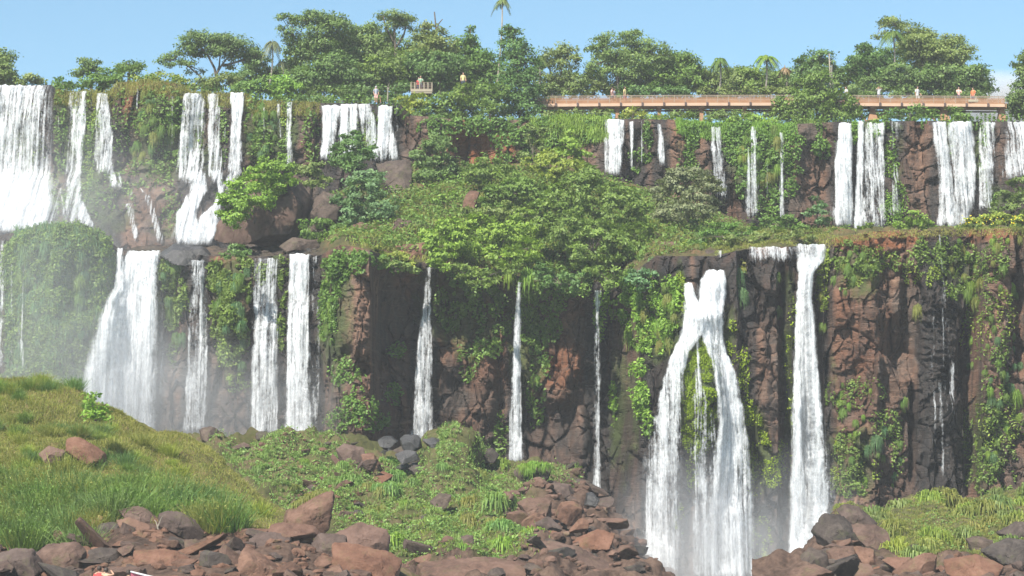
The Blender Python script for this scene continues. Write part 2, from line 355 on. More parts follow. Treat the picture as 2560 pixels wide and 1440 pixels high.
# ---------------------------------------------------------------- terrain sheets
class Sheet:
    """a piece of terrain lofted through profile curves, each given as (photo row, distance) along x, then pushed in and out by relief"""
    def __init__(s, name, px0, px1, nx, profs, rows, mat, relief=None, attrs=None, vis=None, label=None, push=None):
        px = np.linspace(px0, px1, nx); s.px0, s.px1, s.nx = px0, px1, nx
        PY, YY = [], []
        for k in range(len(profs) - 1):
            t = np.linspace(0, 1, rows[k], endpoint=(k == len(profs) - 2))[:, None]
            a, b = profs[k], profs[k + 1]
            PY.append(cv(a[0], px)[None] * (1 - t) + cv(b[0], px)[None] * t)
            YY.append(cv(a[1], px)[None] * (1 - t) + cv(b[1], px)[None] * t)
        s.PY = np.concatenate(PY); Y = np.concatenate(YY); nr = len(s.PY); s.nr = nr
        PX = np.broadcast_to(px[None], s.PY.shape)
        P = U(PX, s.PY, Y)
        n = unit(np.cross(np.gradient(P, axis=1), np.gradient(P, axis=0)))
        n = np.where(((n * (P - CAM)).sum(-1) > 0)[..., None], -n, n)
        if push is not None: n = np.broadcast_to(unit(np.array(push, float)), n.shape)
        if relief is not None: P = P + n * relief(P, PX, s.PY)[..., None]
        s.P = P
        n = unit(np.cross(np.gradient(P, axis=1), np.gradient(P, axis=0)))
        s.Nrm = np.where(((n * (P - CAM)).sum(-1) > 0)[..., None], -n, n)
        s.vis = vis or nr
        i = np.arange(nr - 1)[:, None] * nx + np.arange(nx - 1)[None]
        F = np.stack([i, i + nx, i + nx + 1, i + 1], -1).reshape(-1, 4)
        at = {k: ('FLOAT', f(P, PX, s.PY).ravel()) for k, f in (attrs or {}).items()}
        s.o = link(name, mesh(name, P.reshape(-1, 3), F, mat, True, at, 38)); tag(s.o, label, None, None, 'structure')
    def sample(s, px, py):
        px = np.asarray(px, float); py = np.asarray(py, float)
        ix = np.clip(np.round((px - s.px0) / (s.px1 - s.px0) * (s.nx - 1)).astype(int), 0, s.nx - 1)
        r = np.empty(px.shape, int)
        for k in range(0, len(px), 20000):
            r[k:k + 20000] = np.abs(s.PY[:s.vis, ix[k:k + 20000]] - py[None, k:k + 20000]).argmin(0)
        return s.P[r, ix], s.Nrm[r, ix]

def blocky(P, seed, a1=1.0, a2=0.4, fine=0.12):
    """jointed basalt: columns and blocks pushed in and out, with open cracks between them"""
    w = np.stack([fbm(P / 3.0, 3, seed + 1), fbm(P / 3.0, 3, seed + 2), fbm(P / 3.0, 3, seed + 3)], -1) * 0.55
    Q = P + w
    fr = lambda v: v - np.floor(v) - 0.5
    F1, F2, I1, X1, Z1 = worley(Q / np.array([2.3, 4.0, 4.8]), seed, True)
    G1, G2, I2, X2, Z2 = worley(Q / np.array([0.9, 2.2, 1.5]), seed + 5, True)
    H1, H2, I3, X3, Z3 = worley(Q / np.array([0.42, 1.2, 0.5]), seed + 6, True)
    # every block face has its own slant
    d = (I1 - 0.5) * a1 + (fr(I1 * 37.7) * X1 * 2.2 + fr(I1 * 91.3) * Z1 * 1.6) * a1 - 0.3 * a1 * np.exp(-((F2 - F1) / 0.035) ** 2)
    d += (I2 - 0.5) * a2 + (fr(I2 * 37.7) * X2 * 2.0 + fr(I2 * 91.3) * Z2 * 1.8) * a2 - 0.25 * a2 * np.exp(-((G2 - G1) / 0.05) ** 2)
    d += ((I3 - 0.5) * 0.35 + fr(I3 * 37.7) * X3 * 0.7 + fr(I3 * 91.3) * Z3 * 0.7) * 1.5 * a2 * sstep(-.1, .25, fbm(P / 2.5, 2, seed + 4))
    st = perlin(np.stack([Q[..., 0] * 0.12, Q[..., 1] * 0.12, Q[..., 2] * 1.5], -1), seed + 8)
    d += np.where(st + 0.4 * perlin(P / 0.9, seed + 7) > 0.16, 0.13, 0.0) * a1
    return d + fbm(P / 5.5, 3, seed + 9) * 0.7 + fbm(P / 0.55, 3, seed + 11) * fine * 1.5

UL = [(-300, 212), (0, 213), (130, 213), (140, 224), (200, 230), (270, 232), (300, 206), (400, 204), (455, 212), (475, 231), (610, 233), (640, 250), (690, 254), (800, 257), (1000, 260), (1030, 288), (1160, 300), (1340, 300), (1400, 292), (1500, 296), (1560, 297), (1700, 300), (1780, 310), (1960, 312), (2100, 304), (2300, 302), (2560, 303), (2860, 303)]
YU = [(-300, 193), (600, 192), (800, 190), (1030, 188), (1340, 186), (1500, 184), (2000, 182), (2860, 181)]
def shift(c, d): return [(x, v + d) for x, v in c]
UBASE = [(-300, 600), (250, 600), (300, 640), (560, 640), (640, 640), (900, 640), (1340, 620), (1500, 620), (1800, 600), (2000, 600), (2860, 595)]
UM1 = [(-300, 430), (250, 420), (300, 420), (430, 430), (600, 430), (640, 420), (2860, 420)]
UM2 = [(-300, 495), (250, 480), (300, 490), (600, 480), (640, 480), (2860, 480)]
def yoff(l, r, x0=600, x1=760):
    return [(x, y - (l if x <= x0 else r if x >= x1 else l + (r - l) * (x - x0) / (x1 - x0))) for x, y in [(x, np.interp(x, *zip(*YU))) for x in (-300, 0, x0, x1, 1030, 1340, 1500, 2000, 2860)]]
def upper_relief(P, px, py):
    k = np.interp(px, [0, 620, 900, 1800, 2000], [0.75, 0.9, 1, 1, 0.9])
    d = blocky(P, 3, 0.9, 0.35) * k
    lip = sstep(0, 26, py - cv(UL, px))
    d = d * (0.25 + 0.75 * lip) - 0.8 * ell(px, py, 1190, 375, 70, 55) * 2.5 + 1.5 * ell(px, py, 400, 300, 60, 100) - 1.2 * ell(px, py, 320, 380, 60, 60)
    for x, y, rx, ry, a in [(2050, 430, 60, 130, -1.4), (2300, 400, 35, 110, -0.9), (2255, 450, 30, 120, -0.6), (1830, 520, 60, 60, -1.6), (1690, 380, 40, 80, 0.9), (1610, 360, 30, 60, -0.8), (1000, 330, 40, 70, -0.7)]:
        d += a * ell(px, py, x, y, rx, ry)
    return d
UFALLS = [(-40, 132), (165, 250), (235, 300), (445, 605), (690, 735), (800, 1000), (1510, 1560), (1570, 1610), (1640, 1660), (1775, 1815), (1860, 1895), (1945, 1965), (2085, 2260), (2330, 2490), (2505, 2600)]
LFALLS = [(0, 60), (215, 400), (455, 520), (625, 800), (1025, 1085), (1270, 1310), (1470, 1520), (1610, 1720), (1740, 1880), (1975, 2075), (2300, 2410)]
def wetness(falls, w=18.0):
    def f(P, px, py):
        r = np.zeros(px.shape)
        for a, b in falls:
            r = np.maximum(r, 1 - np.clip(np.maximum(a - px, px - b) / w, 0, 1))
        return np.clip(r + fbm(P * np.array([0.35, 0.35, 0.1]), 3, 21) * 0.9 - 0.05, 0, 1)
    return f
def mosses(lst, base=0.0, amp=0.5):
    def f(P, px, py):
        r = base + fbm(P / 3.0, 4, 33) * amp
        for x, y, rx, ry, a in lst: r = r + a * np.sqrt(ell(px, py, x, y, rx, ry))
        return np.clip(r, 0, 1)
    return f
UMOSS = [(40, 380, 90, 200, .7), (215, 330, 60, 200, .8), (150, 330, 20, 160, .7), (400, 340, 110, 130, .9), (250, 520, 120, 90, .6), (520, 350, 60, 120, .5), (650, 340, 60, 90, .9), (715, 340, 40, 100, 1), (900, 320, 60, 90, .6), (1380, 340, 120, 60, .8), (1700, 350, 80, 60, .4), (1890, 400, 90, 120, .9), (2130, 330, 50, 40, .9), (2180, 330, 30, 40, .8), (2240, 420, 30, 140, .5), (2370, 340, 25, 70, .8), (2455, 380, 20, 80, 1), (2480, 500, 30, 50, .7), (420, 560, 120, 60, .4)]
USOIL = [(400, 220, 80, 40, 1.3), (320, 260, 60, 60, .8), (1190, 350, 110, 60, 1.2), (1240, 370, 80, 60, .9), (1700, 330, 70, 50, .6), (700, 245, 50, 20, 1)]
def soilf(lst, lip, wid=0.0):
    def f(P, px, py):
        r = fbm(P / 4.0, 3, 51) * 0.5
        for x, y, rx, ry, a in lst: r = r + a * np.sqrt(ell(px, py, x, y, rx, ry))
        return np.clip(r + wid * (1 - sstep(0, 40, py - cv(lip, px))), 0, 1)
    return f
upper = Sheet('upper_cliff', -800, 3400, 1330, [(UL, YU), (shift(UL, 14), yoff(0.4, 0.2)), (UM1, yoff(2.0, 0.8)), (UM2, yoff(4.5, 1.0)), (UBASE, yoff(9.0, 1.3))], [8, 95, 30, 45], M['cliff'], upper_relief,
              {'wet': wetness(UFALLS), 'moss': mosses(UMOSS, 0.05), 'soil': soilf(USOIL, UL)}, push=(0, -1, 0))
plateau = Sheet('plateau_ground', -800, 3400, 400, [(shift(UL, 1.5), shift(YU, 0.1)), (shift(UL, 9), shift(YU, 6)), (shift(UL, 60), shift(YU, 60)), (shift(UL, 420), shift(YU, 320))], [10, 12, 8], M['ledge'],
                lambda P, px, py: fbm(P / 4.0, 3, 2) * 0.35 * sstep(0, 3, P[..., 1] - cv(YU, px)))

LL = [(-300, 592), (0, 588), (24, 584), (52, 572), (78, 574), (110, 564), (150, 560), (190, 561), (222, 572), (244, 578), (266, 598), (282, 606), (295, 630), (330, 630), (400, 634), (440, 630), (520, 640), (640, 643), (720, 636), (800, 638), (850, 612), (900, 620), (1000, 650), (1050, 655), (1300, 690), (1500, 705), (1570, 690), (1640, 640), (1700, 640), (1790, 640), (1860, 622), (2060, 612), (2085, 595), (2200, 578), (2400, 573), (2860, 568)]
YL = [(-300, 167), (0, 166), (60, 165), (150, 163), (260, 164), (300, 165.5), (420, 164), (560, 163.5), (800, 161), (830, 156.5), (925, 154.5), (950, 157.5), (1050, 158.5), (1300, 159), (1530, 158), (1600, 154.5), (1700, 151.5), (1840, 151), (1850, 152), (1970, 152), (1990, 153), (2045, 153), (2062, 150.5), (2190, 149.5), (2205, 150.4), (2300, 150.6), (2325, 150.6), (2390, 150.6), (2402, 151.2), (2440, 151.2), (2455, 149.5), (2860, 148.5)]
def lower_relief(P, px, py):
    lip = sstep(0, 30, py - cv(LL, px))
    k = np.interp(px, [0, 280, 420, 820, 2000], [0.5, 0.6, 0.8, 1.0, 1.0])
    d = blocky(P, 13, 0.95, 0.5) * (0.3 + 0.7 * lip) * k
    # the centre wall is hollowed out under its lip
    hol = np.interp(px, [900, 950, 1060, 1250, 1480, 1570, 1640, 1680], [0, 1.6, 2.6, 3.2, 3.4, 3.0, 1.2, 0])
    d -= hol * sstep(0, 130, py - cv(LL, px)) * (1 - 0.5 * sstep(1050, 1250, py))
    for x, y, rx, ry, a in [(150, 760, 200, 280, 1.0),
            (2256, 865, 50, 90, -2.0), (2265, 730, 20, 100, -1.2), (2422, 900, 26, 170, -2.6), (2425, 1130, 20, 140, -2.0), (2280, 1050, 12, 180, -1.3), (2555, 760, 22, 200, -1.8),
            (2130, 760, 70, 170, 0.9), (2330, 720, 40, 130, 0.5), (2480, 900, 50, 250, 0.6), (2345, 1010, 45, 250, 0.5),
            (1962, 1050, 20, 420, -2.6), (1890, 940, 70, 150, 0.9), (1955, 740, 16, 110, -1.6), (1752, 1000, 56, 200, 3.0), (1850, 760, 45, 130, 0.6), (2070, 860, 14, 200, -1.0),
            (885, 800, 55, 140, 1.2), (1010, 790, 70, 160, -1.5), (960, 920, 40, 70, 0.9), (930, 1010, 60, 90, 0.8), (905, 925, 26, 22, -1.4), (870, 880, 20, 18, -1.0),
            (1210, 980, 40, 150, 1.6), (1390, 960, 60, 60, 1.5), (1430, 900, 30, 60, 1.2), (1455, 1080, 28, 80, 1.2), (1610, 980, 30, 140, 1.5), (1540, 1000, 45, 260, -1.6), (1330, 1060, 50, 120, -1.2), (1120, 900, 40, 250, -0.8),
            (1380, 700, 60, 60, 0.9), (430, 820, 40, 120, -0.8), (580, 800, 45, 180, 0.9), (870, 980, 50, 80, 0.7)]:
        d += a * ell(px, py, x, y, rx, ry)
    d += ell(px, py, 150, 760, 165, 300) ** .5 * (np.abs(perlin(P / 1.25, 41)) * 1.5 + fbm(P / 2.6, 3, 42) * .9)
    # beddings on the wet wall that the thin fall steps over
    wallz = ell(px, py, 2345, 850, 46, 110) > 0
    d += np.where(wallz, 0.16 * (np.sin(P[..., 2] * 11.0 + fbm(P / .7, 3, 4) * 4) > 0.2), 0)
    return d
LMOSS = [(150, 750, 190, 260, 1.1), (420, 720, 60, 130, .8), (580, 800, 60, 200, .9), (690, 680, 20, 60, .7), (840, 800, 60, 200, .8), (1150, 760, 140, 140, .8), (1320, 820, 60, 250, 1), (1560, 1000, 50, 250, .8), (1640, 800, 70, 120, .9), (1745, 1000, 50, 170, 1.6), (1880, 1110, 50, 110, 1.3), (1900, 1180, 60, 80, .8), (1820, 820, 25, 90, .8), (1700, 780, 20, 150, .9), (2140, 660, 90, 110, .7), (2380, 650, 90, 110, .7), (2460, 1100, 80, 160, .8), (2160, 1150, 60, 120, .7), (1975, 900, 16, 400, .7), (2085, 1100, 30, 250, .6)]
LSOIL = [(2180, 600, 110, 40, 1.2), (2300, 590, 260, 24, 1.0), (2140, 800, 90, 140, .5), (1200, 870, 160, 110, .5), (1400, 900, 90, 70, .7), (1050, 690, 80, 60, .6), (2130, 1000, 80, 160, .3), (2450, 850, 60, 200, .25)]
WETL = wetness(LFALLS, 14)
def lower_wet(P, px, py):
    r = WETL(P, px, py)
    for x, y, rx, ry, a in [(1890, 720, 90, 100, .7), (1360, 1120, 140, 130, .6), (1160, 1050, 90, 200, .4), (1910, 1300, 120, 150, .9), (650, 1000, 260, 140, .45), (2350, 1120, 120, 170, .6), (1540, 1150, 80, 200, .7), (2350, 900, 60, 360, .9)]:
        r = r + a * np.sqrt(ell(px, py, x, y, rx, ry))
    return np.clip(r, 0, 1)
lower = Sheet('lower_cliff', -800, 3400, 1530, [(LL, YL), (shift(LL, 14), shift(YL, -0.2)), (900, shift(YL, -0.8)), (1250, shift(YL, -1.5)), (1480, shift(YL, -3.5))], [8, 110, 120, 50], M['cliff'], lower_relief,
              {'wet': lower_wet, 'moss': mosses(LMOSS, 0.0), 'soil': soilf(LSOIL, LL, 0.35)}, push=(0, -1, 0))
LBK = [(-300, 590), (250, 590), (300, 628), (560, 626), (620, 610), (700, 580), (800, 500), (950, 440), (1040, 410), (1340, 410), (1500, 440), (1620, 470), (1800, 530), (1900, 575), (2000, 578), (2860, 572)]
LMID = [(-300, 592), (300, 630), (600, 634), (720, 615), (800, 570), (950, 545), (1060, 540), (1300, 555), (1500, 570), (1640, 560), (1800, 585), (2000, 592), (2860, 571)]
ledge = Sheet('ledge_ground', -800, 3400, 560, [(shift(LL, 2), shift(YL, 0.1)), (LMID, 170), (LBK, shift(YU, -1.5))], [40, 50], M['ledge'],
              lambda P, px, py: (fbm(P / 3.0, 4, 6) * 0.8 + np.abs(perlin(P / 1.2, 8)) * 0.4) * sstep(0, 2.5, P[..., 1] - cv(YL, px)) * sstep(0, 5, cv(YU, px) - P[..., 1]), attrs={'rub': lambda P, px, py: np.clip(sstep(840, 780, px) + fbm(P / 1.5, 3, 47) * .5 + .3 * ell(px, py, 1820, 640, 80, 30), 0, 1)})

RIDGE = [(-300, 945), (0, 948), (100, 952), (190, 976), (240, 1012), (290, 1028), (340, 1055), (400, 1086), (450, 1092), (520, 1132), (560, 1172), (600, 1206), (650, 1248), (700, 1278), (740, 1304), (790, 1335), (850, 1368), (950, 1400), (1050, 1440)]
FOOT = [(-300, 1350), (0, 1350), (150, 1345), (300, 1300), (400, 1310), (500, 1330), (640, 1330), (720, 1310), (800, 1350), (880, 1385), (1050, 1455)]
hill = Sheet('grass_hill', -800, 1050, 576, [(1530, 86), (FOOT, 101), (RIDGE, 122), (shift(RIDGE, 160), 130)], [60, 130, 30], M['hillsoil'],
             lambda P, px, py: fbm(P / 3.5, 4, 61) * 0.55 + fbm(P / 0.8, 3, 62) * 0.12 - 0.5 * ell(px, py, 120, 1150, 30, 20), vis=190, attrs={'rub': lambda P, px, py: sstep(-14, 14, py - cv(FOOT, px) + fbm(P / 1.5, 3, 44) * 22)})
TR = [(280, 1095), (520, 1092), (600, 1098), (700, 1092), (800, 1098), (900, 1110), (960, 1150), (1060, 1150), (1090, 1108), (1150, 1112), (1200, 1150), (1250, 1172), (1330, 1162), (1400, 1172), (1450, 1200), (1500, 1262), (1560, 1330), (1620, 1410), (1700, 1480)]
TF = [(280, 1420), (900, 1405), (1000, 1395), (1350, 1385), (1620, 1440), (1700, 1500)]
TMID = [(280, 1250), (850, 1260), (1000, 1255), (1200, 1250), (1350, 1260), (1500, 1330), (1600, 1425), (1700, 1490)]
talus = Sheet('talus_slope', 280, 1700, 420, [(1540, 104), (TF, 116), (TMID, 132), (TR, 149), (shift(TR, 70), 154)], [24, 60, 60, 16], M['talus'],
              lambda P, px, py: fbm(P / 2.6, 4, 71) * 1.6 + np.abs(perlin(P / 1.3, 72)) * 0.5 + 1.2 * ell(px, py, 1140, 1140, 90, 60), vis=144, attrs={'rub': lambda P, px, py: np.clip(np.maximum(sstep(1375, 1400, py + fbm(P / 1.5, 3, 45) * 30), 1.4 * np.sqrt(ell(px, py, 1470, 1330, 190, 150))) , 0, 1)})
RR = [(1880, 1520), (1980, 1435), (2050, 1345), (2090, 1292), (2150, 1275), (2200, 1296), (2260, 1262), (2330, 1236), (2380, 1260), (2430, 1256), (2500, 1240), (2560, 1238), (2860, 1220)]
right = Sheet('mossy_bank', 1880, 3400, 465, [(1540, 98), (1400, 112), (RR, 137), (shift(RR, 80), 143)], [50, 80, 20], M['talus'],
              lambda P, px, py: fbm(P / 2.6, 4, 81) * 0.8 + np.abs(perlin(P / 1.1, 82)) * 0.7, vis=130, attrs={'rub': lambda P, px, py: np.clip(np.maximum(sstep(1370, 1405, py + fbm(P / 1.5, 3, 46) * 40), sstep(2140, 2080, px + fbm(P / 1.5, 3, 48) * 40)), 0, 1)})
# the river at the foot of everything
mw, nt = newmat('river_water')
gp = N(nt, 'ShaderNodeNewGeometry').outputs['Position']
nf = noise(nt, gp, 0.8, 6, 0.7, 0.5)
finish(nt, ramp(nt, nf, [(0.42, (0.05, 0.06, 0.05)), (0.6, (0.75, 0.78, 0.78))]), 0.3, noise(nt, gp, 2.0, 5, 0.7), 0.6, 0.2, 0.5)
gx, gy = np.meshgrid(np.linspace(-320, 320, 90), np.linspace(-50, 152, 120))
gz = fbm(np.stack([gx, gy, gx * 0], -1) / 2.5, 3, 91) * 0.12
i = np.arange(119)[:, None] * 90 + np.arange(89)[None]
tag(link('river_water', mesh('river_water', np.stack([gx, gy, gz], -1).reshape(-1, 3), np.stack([i, i + 1, i + 91, i + 90], -1).reshape(-1, 4), mw, True)), kind='structure')

# ---------------------------------------------------------------- waterfalls
def waterfall(label, sheet, rows, group, layers=2, off=0.3, free=True, seed=None, name='waterfall', step=5.0):
    """rows: (photo row, left, right, closedness). The sheet of water leaves the lip and hangs clear of what juts out below it."""
    rows = np.array(rows, float); sd = (seed if seed is not None else abs(hash(round(float(rows.sum()), 3)))) % 9973
    n = max(6, int((rows[-1, 0] - rows[0, 0]) / step)); py = np.linspace(rows[0, 0], rows[-1, 0], n)
    xl, xr, dn = (np.interp(py, rows[:, 0], rows[:, k]) for k in (1, 2, 3))
    wv = np.stack([py / 26.0, py * 0 + sd, py * 0], -1); amp = np.minimum(5.0, (xr - xl) * 0.12)
    xl = xl + fbm(wv, 3, 1) * amp; xr = xr + fbm(wv, 3, 2) * amp
    w = max(xr - xl); nu = int(np.clip(w / 4.0, 5, 40)); u = np.linspace(0, 1, nu)
    VV, FF, fl, de, ed, base = [], [], [], [], [], 0
    halo = layers if w > 14 and layers > 1 else -1          # a wider, thinner veil of spray round the body of the fall
    for ly in range(layers + (halo > 0)):
        g_ = np.linspace(.04, .24, n) * (xr - xl) if ly == halo else xl * 0
        PXg = (xl - g_)[:, None] + (xr - xl + 2 * g_)[:, None] * u[None]; PYg = np.broadcast_to(py[:, None], PXg.shape).copy()
        PYg += (fbm(np.stack([PXg / 9.0, PXg * 0 + sd, PXg * 0], -1), 3, 4) * 5 + 1) * (1 - sstep(0, 60, PYg - rows[0, 0]))
        pos, _ = sheet.sample(PXg.ravel(), PYg.ravel()); Y = pos[:, 1].reshape(PXg.shape)
        if n > 4:                       # nearest rock within a small neighbourhood
            for sh in (1, 2, 3):
                Y[:, sh:] = np.minimum(Y[:, sh:], Y[:, :-sh]); Y[:, :-sh] = np.minimum(Y[:, :-sh], Y[:, sh:])
        if free: Y = np.minimum.accumulate(Y, axis=0)
        k = 3
        for _ in range(k): Y[1:-1] = np.minimum(Y[1:-1], (Y[:-2] + Y[1:-1] + Y[2:]) / 3)
        t = np.linspace(0, 1, n)[:, None]
        Y = Y - 0.12 - off * (0.4 + t) * (1 + 1.1 * ly)
        P = U(PXg, PYg, Y)
        rip = np.stack([P[..., 0] * 1.6, P[..., 2] * 0.18, P[..., 1] * 0 + sd + ly * 9], -1)
        P[..., 1] += fbm(rip, 3, 5) * 0.28 + fbm(rip * np.array([3, 5, 1]), 2, 6) * 0.08
        fl.append(np.stack([P[..., 0], -P[..., 2], np.full(P.shape[:2], sd * 0.37 + ly * 5.1)], -1).reshape(-1, 3))
        de.append((dn[:, None] * np.ones(nu) - (0.52 if ly == halo else 0.22 * ly)).ravel())
        e = np.clip(np.minimum(u, 1 - u)[None] * (xr - xl)[:, None] / np.maximum(6.0, (0.4 if ly == halo else 0.16) * (xr - xl)[:, None]), 0, 1)
        e = e * np.clip((np.arange(n)[::-1][:, None]) / 4.0, 0, 1)
        ed.append(e.ravel())
        i = np.arange(n - 1)[:, None] * nu + np.arange(nu - 1)[None]
        FF.append(np.stack([i, i + nu, i + nu + 1, i + 1], -1).reshape(-1, 4) + base); base += n * nu
        VV.append(P.reshape(-1, 3))
    V = np.concatenate(VV); o0 = V[V[:, 2].argmin()]
    me = mesh(name, V - o0, np.concatenate(FF), M['water'], True, {'flow': ('FLOAT_VECTOR', np.concatenate(fl)), 'dens': ('FLOAT', np.concatenate(de)), 'edge': ('FLOAT', np.concatenate(ed))})
    return tag(link(name, me, None, o0), label, 'waterfall', group)

# ---------------------------------------------------------------- foliage
UP = np.array([0, 0, 1.0])
def leafquads(c, nrm, size, asp, rng):
    r = rng.normal(size=c.shape); t = unit(r - (r * nrm).sum(-1, keepdims=True) * nrm)
    b = np.cross(nrm, t) * (size * asp)[:, None]; a = t * size[:, None]
    return np.stack([c - a, c + b, c + a, c - b], 1)
def puff_quads(puffs, dens, leaf, rng, flat=0.75, asp=0.5, upb=0.55, clump=0.30):
    """puffs: (centre, radius) -> leaf quads gathered in small clumps over each puff's shell"""
    out = []
    for c, R in puffs:
        nc = max(5, int(15 * R * R)); nl = max(4, int(dens * R * R / nc))
        d = unit(rng.normal(size=(nc, 3))); d[:, 1] -= 0.15; d = unit(d)
        rad = R * (0.45 + 0.6 * rng.random(nc) ** 0.6)
        sc = c + d * rad[:, None] * np.array([1, 1, flat])
        s = clump * min(1.0, 0.55 + 0.45 * R)
        p = sc[:, None] + rng.normal(size=(nc, nl, 3)) * s * np.array([1, 1, 0.5])
        nrm = unit(d[:, None] * 0.75 + UP * upb * 0.7 + rng.normal(size=p.shape) * 0.42)
        sz = leaf * (0.65 + 0.7 * rng.random((nc, nl)))
        out.append(leafquads(p.reshape(-1, 3), nrm.reshape(-1, 3), sz.ravel(), asp, rng))
    return np.concatenate(out)
def px_puffs(lst, Y, rng, spread=0.5, grow=1.0, slope=0.0):
    my = sum(q[1] for q in lst) / len(lst)
    r = []
    for q in lst:
        x, y, R = q[:3]; dY = q[3] if len(q) > 3 else (rng.random() - 0.5) * 2 * spread
        r.append((U(x, y, Y + dY - slope * (y - my) / PPM(Y)), R * grow / PPM(Y)))
    return r
def tree(name, label, mat, Y, trunks, lst, group='trees on the cliff top', cat='tree', dens=900, leaf=0.135, flat=0.75, bark='bark', seed=0, spread=0.6, limbs=True, tr=0.14, upb=0.55, clump=0.30, grow=1.32, slope=0.0):
    """trunks: lists of photo points from the foot up (each a bending stem); lst: crown puffs (px, py, radius px)"""
    rng = np.random.default_rng(1000 + seed)
    base = U(trunks[0][0][0], trunks[0][0][1], Y)
    root = empty(name, base); tag(root, label, cat, group)
    puffs = px_puffs(lst, Y, rng, spread, grow, slope); mb = MB()
    ends = []
    for k, tk in enumerate(trunks):
        pts = np.array([U(x, y, Y + (0 if j == 0 else rng.normal() * 0.12)) for j, (x, y) in enumerate(tk)])
        mb.tube(pts, np.linspace(tr, tr * 0.45, len(pts)) * (1 if k == 0 else 0.7)); ends.append(pts)
    if limbs:
        br = MB(); allp = np.concatenate([e[len(e) // 2:] for e in ends])
        for c, R in puffs:
            a = allp[np.linalg.norm(allp - c, axis=1).argmin()]
            m = (a + c) / 2 + np.array([rng.normal() * 0.15, rng.normal() * 0.15, 0.1])
            br.tube([a, m, c + np.array([0, 0, R * 0.1])], [tr * 0.42, tr * 0.28, tr * 0.12], 5)
            for _ in range(3):
                d = unit(rng.normal(size=3) + UP * 0.4); br.tube([c, c + d * R * 0.8], [tr * 0.13, tr * 0.05], 4)
    t = mb.build('trunk', M[bark], root, base, True)
    if limbs: br.build('branches', M[bark], t, base, True)
    cr = quadmesh('crown', puff_quads(puffs, dens, leaf, rng, flat, 0.5, upb, clump), M[mat], root, base)
    return root
def shrub(name, label, mat, Y, lst, group, cat='shrub', dens=860, leaf=0.125, flat=0.85, seed=0, spread=0.5, upb=0.5, clump=0.26, grow=1.15, slope=0.0):
    x, y, R = max(lst, key=lambda q: q[1] + q[2])[:3]
    cx = sum(q[0] for q in lst) / len(lst); fy = max(q[1] + q[2] * 0.6 for q in lst)
    return tree(name, label, mat, Y, [[(cx, fy), (cx + 2, fy - R * 0.5), (cx, fy - R)]], lst, group, cat, dens, leaf, flat, 'bark', seed, spread, True, 0.07, upb, clump, grow, slope)
def blades(base, dirv, Ln, droop, width, rng):
    """grass blades, two quads each, drooping -> (verts, faces)"""
    n = len(base); d = unit(dirv); mid = base + d * (Ln * 0.55)[:, None]
    tip = mid + d * (Ln * 0.45)[:, None] * (1 - 0.5 * droop)[:, None] - UP * (Ln * droop * 0.5)[:, None]
    s = unit(np.cross(d, rng.normal(size=(n, 3)))) * (width / 2)[:, None]
    V = np.stack([base - s, base + s, mid + s * 0.8, mid - s * 0.8, tip + s * 0.2, tip - s * 0.2], 1).reshape(-1, 3)
    k = np.arange(n)[:, None] * 6
    F = np.concatenate([k + np.array([0, 1, 2, 3]), k + np.array([3, 2, 4, 5])])
    return V, F
def blademesh(name, VF, mat, parent=None, origin=(0, 0, 0)):
    V, F = VF
    return link(name, mesh(name, V - np.asarray(origin), F, mat), parent, None if parent is not None else origin)
def in_poly(px, py, poly):
    poly = np.array(poly, float); r = np.zeros(len(px), bool); j = len(poly) - 1
    for i in range(len(poly)):
        a, b = poly[i], poly[j]
        c = ((a[1] > py) != (b[1] > py)) & (px < (b[0] - a[0]) * (py - a[1]) / (b[1] - a[1] + 1e-9) + a[0])
        r ^= c; j = i
    return r
def poly_pts(poly, n, rng):
    p = np.array(poly, float); lo, hi = p.min(0), p.max(0); X = np.empty(0); Yv = np.empty(0)
    while len(X) < n:
        a = lo[0] + rng.random(n * 2) * (hi[0] - lo[0]); b = lo[1] + rng.random(n * 2) * (hi[1] - lo[1])
        k = in_poly(a, b, poly); X = np.concatenate([X, a[k]]); Yv = np.concatenate([Yv, b[k]])
    return X[:n], Yv[:n]

# ---------------------------------------------------------------- rocks
_ico = {}
def ico(sub):
    if sub not in _ico:
        bm = bmesh.new(); bmesh.ops.create_icosphere(bm, subdivisions=sub, radius=1)
        bm.verts.ensure_lookup_table()
        _ico[sub] = (np.array([v.co[:] for v in bm.verts]), np.array([[v.index for v in f.verts] for f in bm.faces])); bm.free()
    return _ico[sub]
def hull_rock(nrm, d, sub, rough, seed, size, p=50):
    D, F = ico(sub); nrm = unit(np.asarray(nrm, float)); d = np.maximum(np.asarray(d, float), 0.06 * size)
    k = np.maximum(D @ nrm.T, 1e-4) / d[None]
    r = (k ** p).sum(1) ** (-1 / p); r = np.minimum(r, 3.0 * size)
    V = D * r[:, None]
    q = V / size + seed * 3.1
    V = V + unit(V) * (fbm(q * 2.2, 3, seed % 7) * 0.06 + (worley(q * 2.6, 3)[2] - 0.5) * 0.05 + fbm(q * 9, 3, 2) * 0.028)[:, None] * size * rough
    return V, F
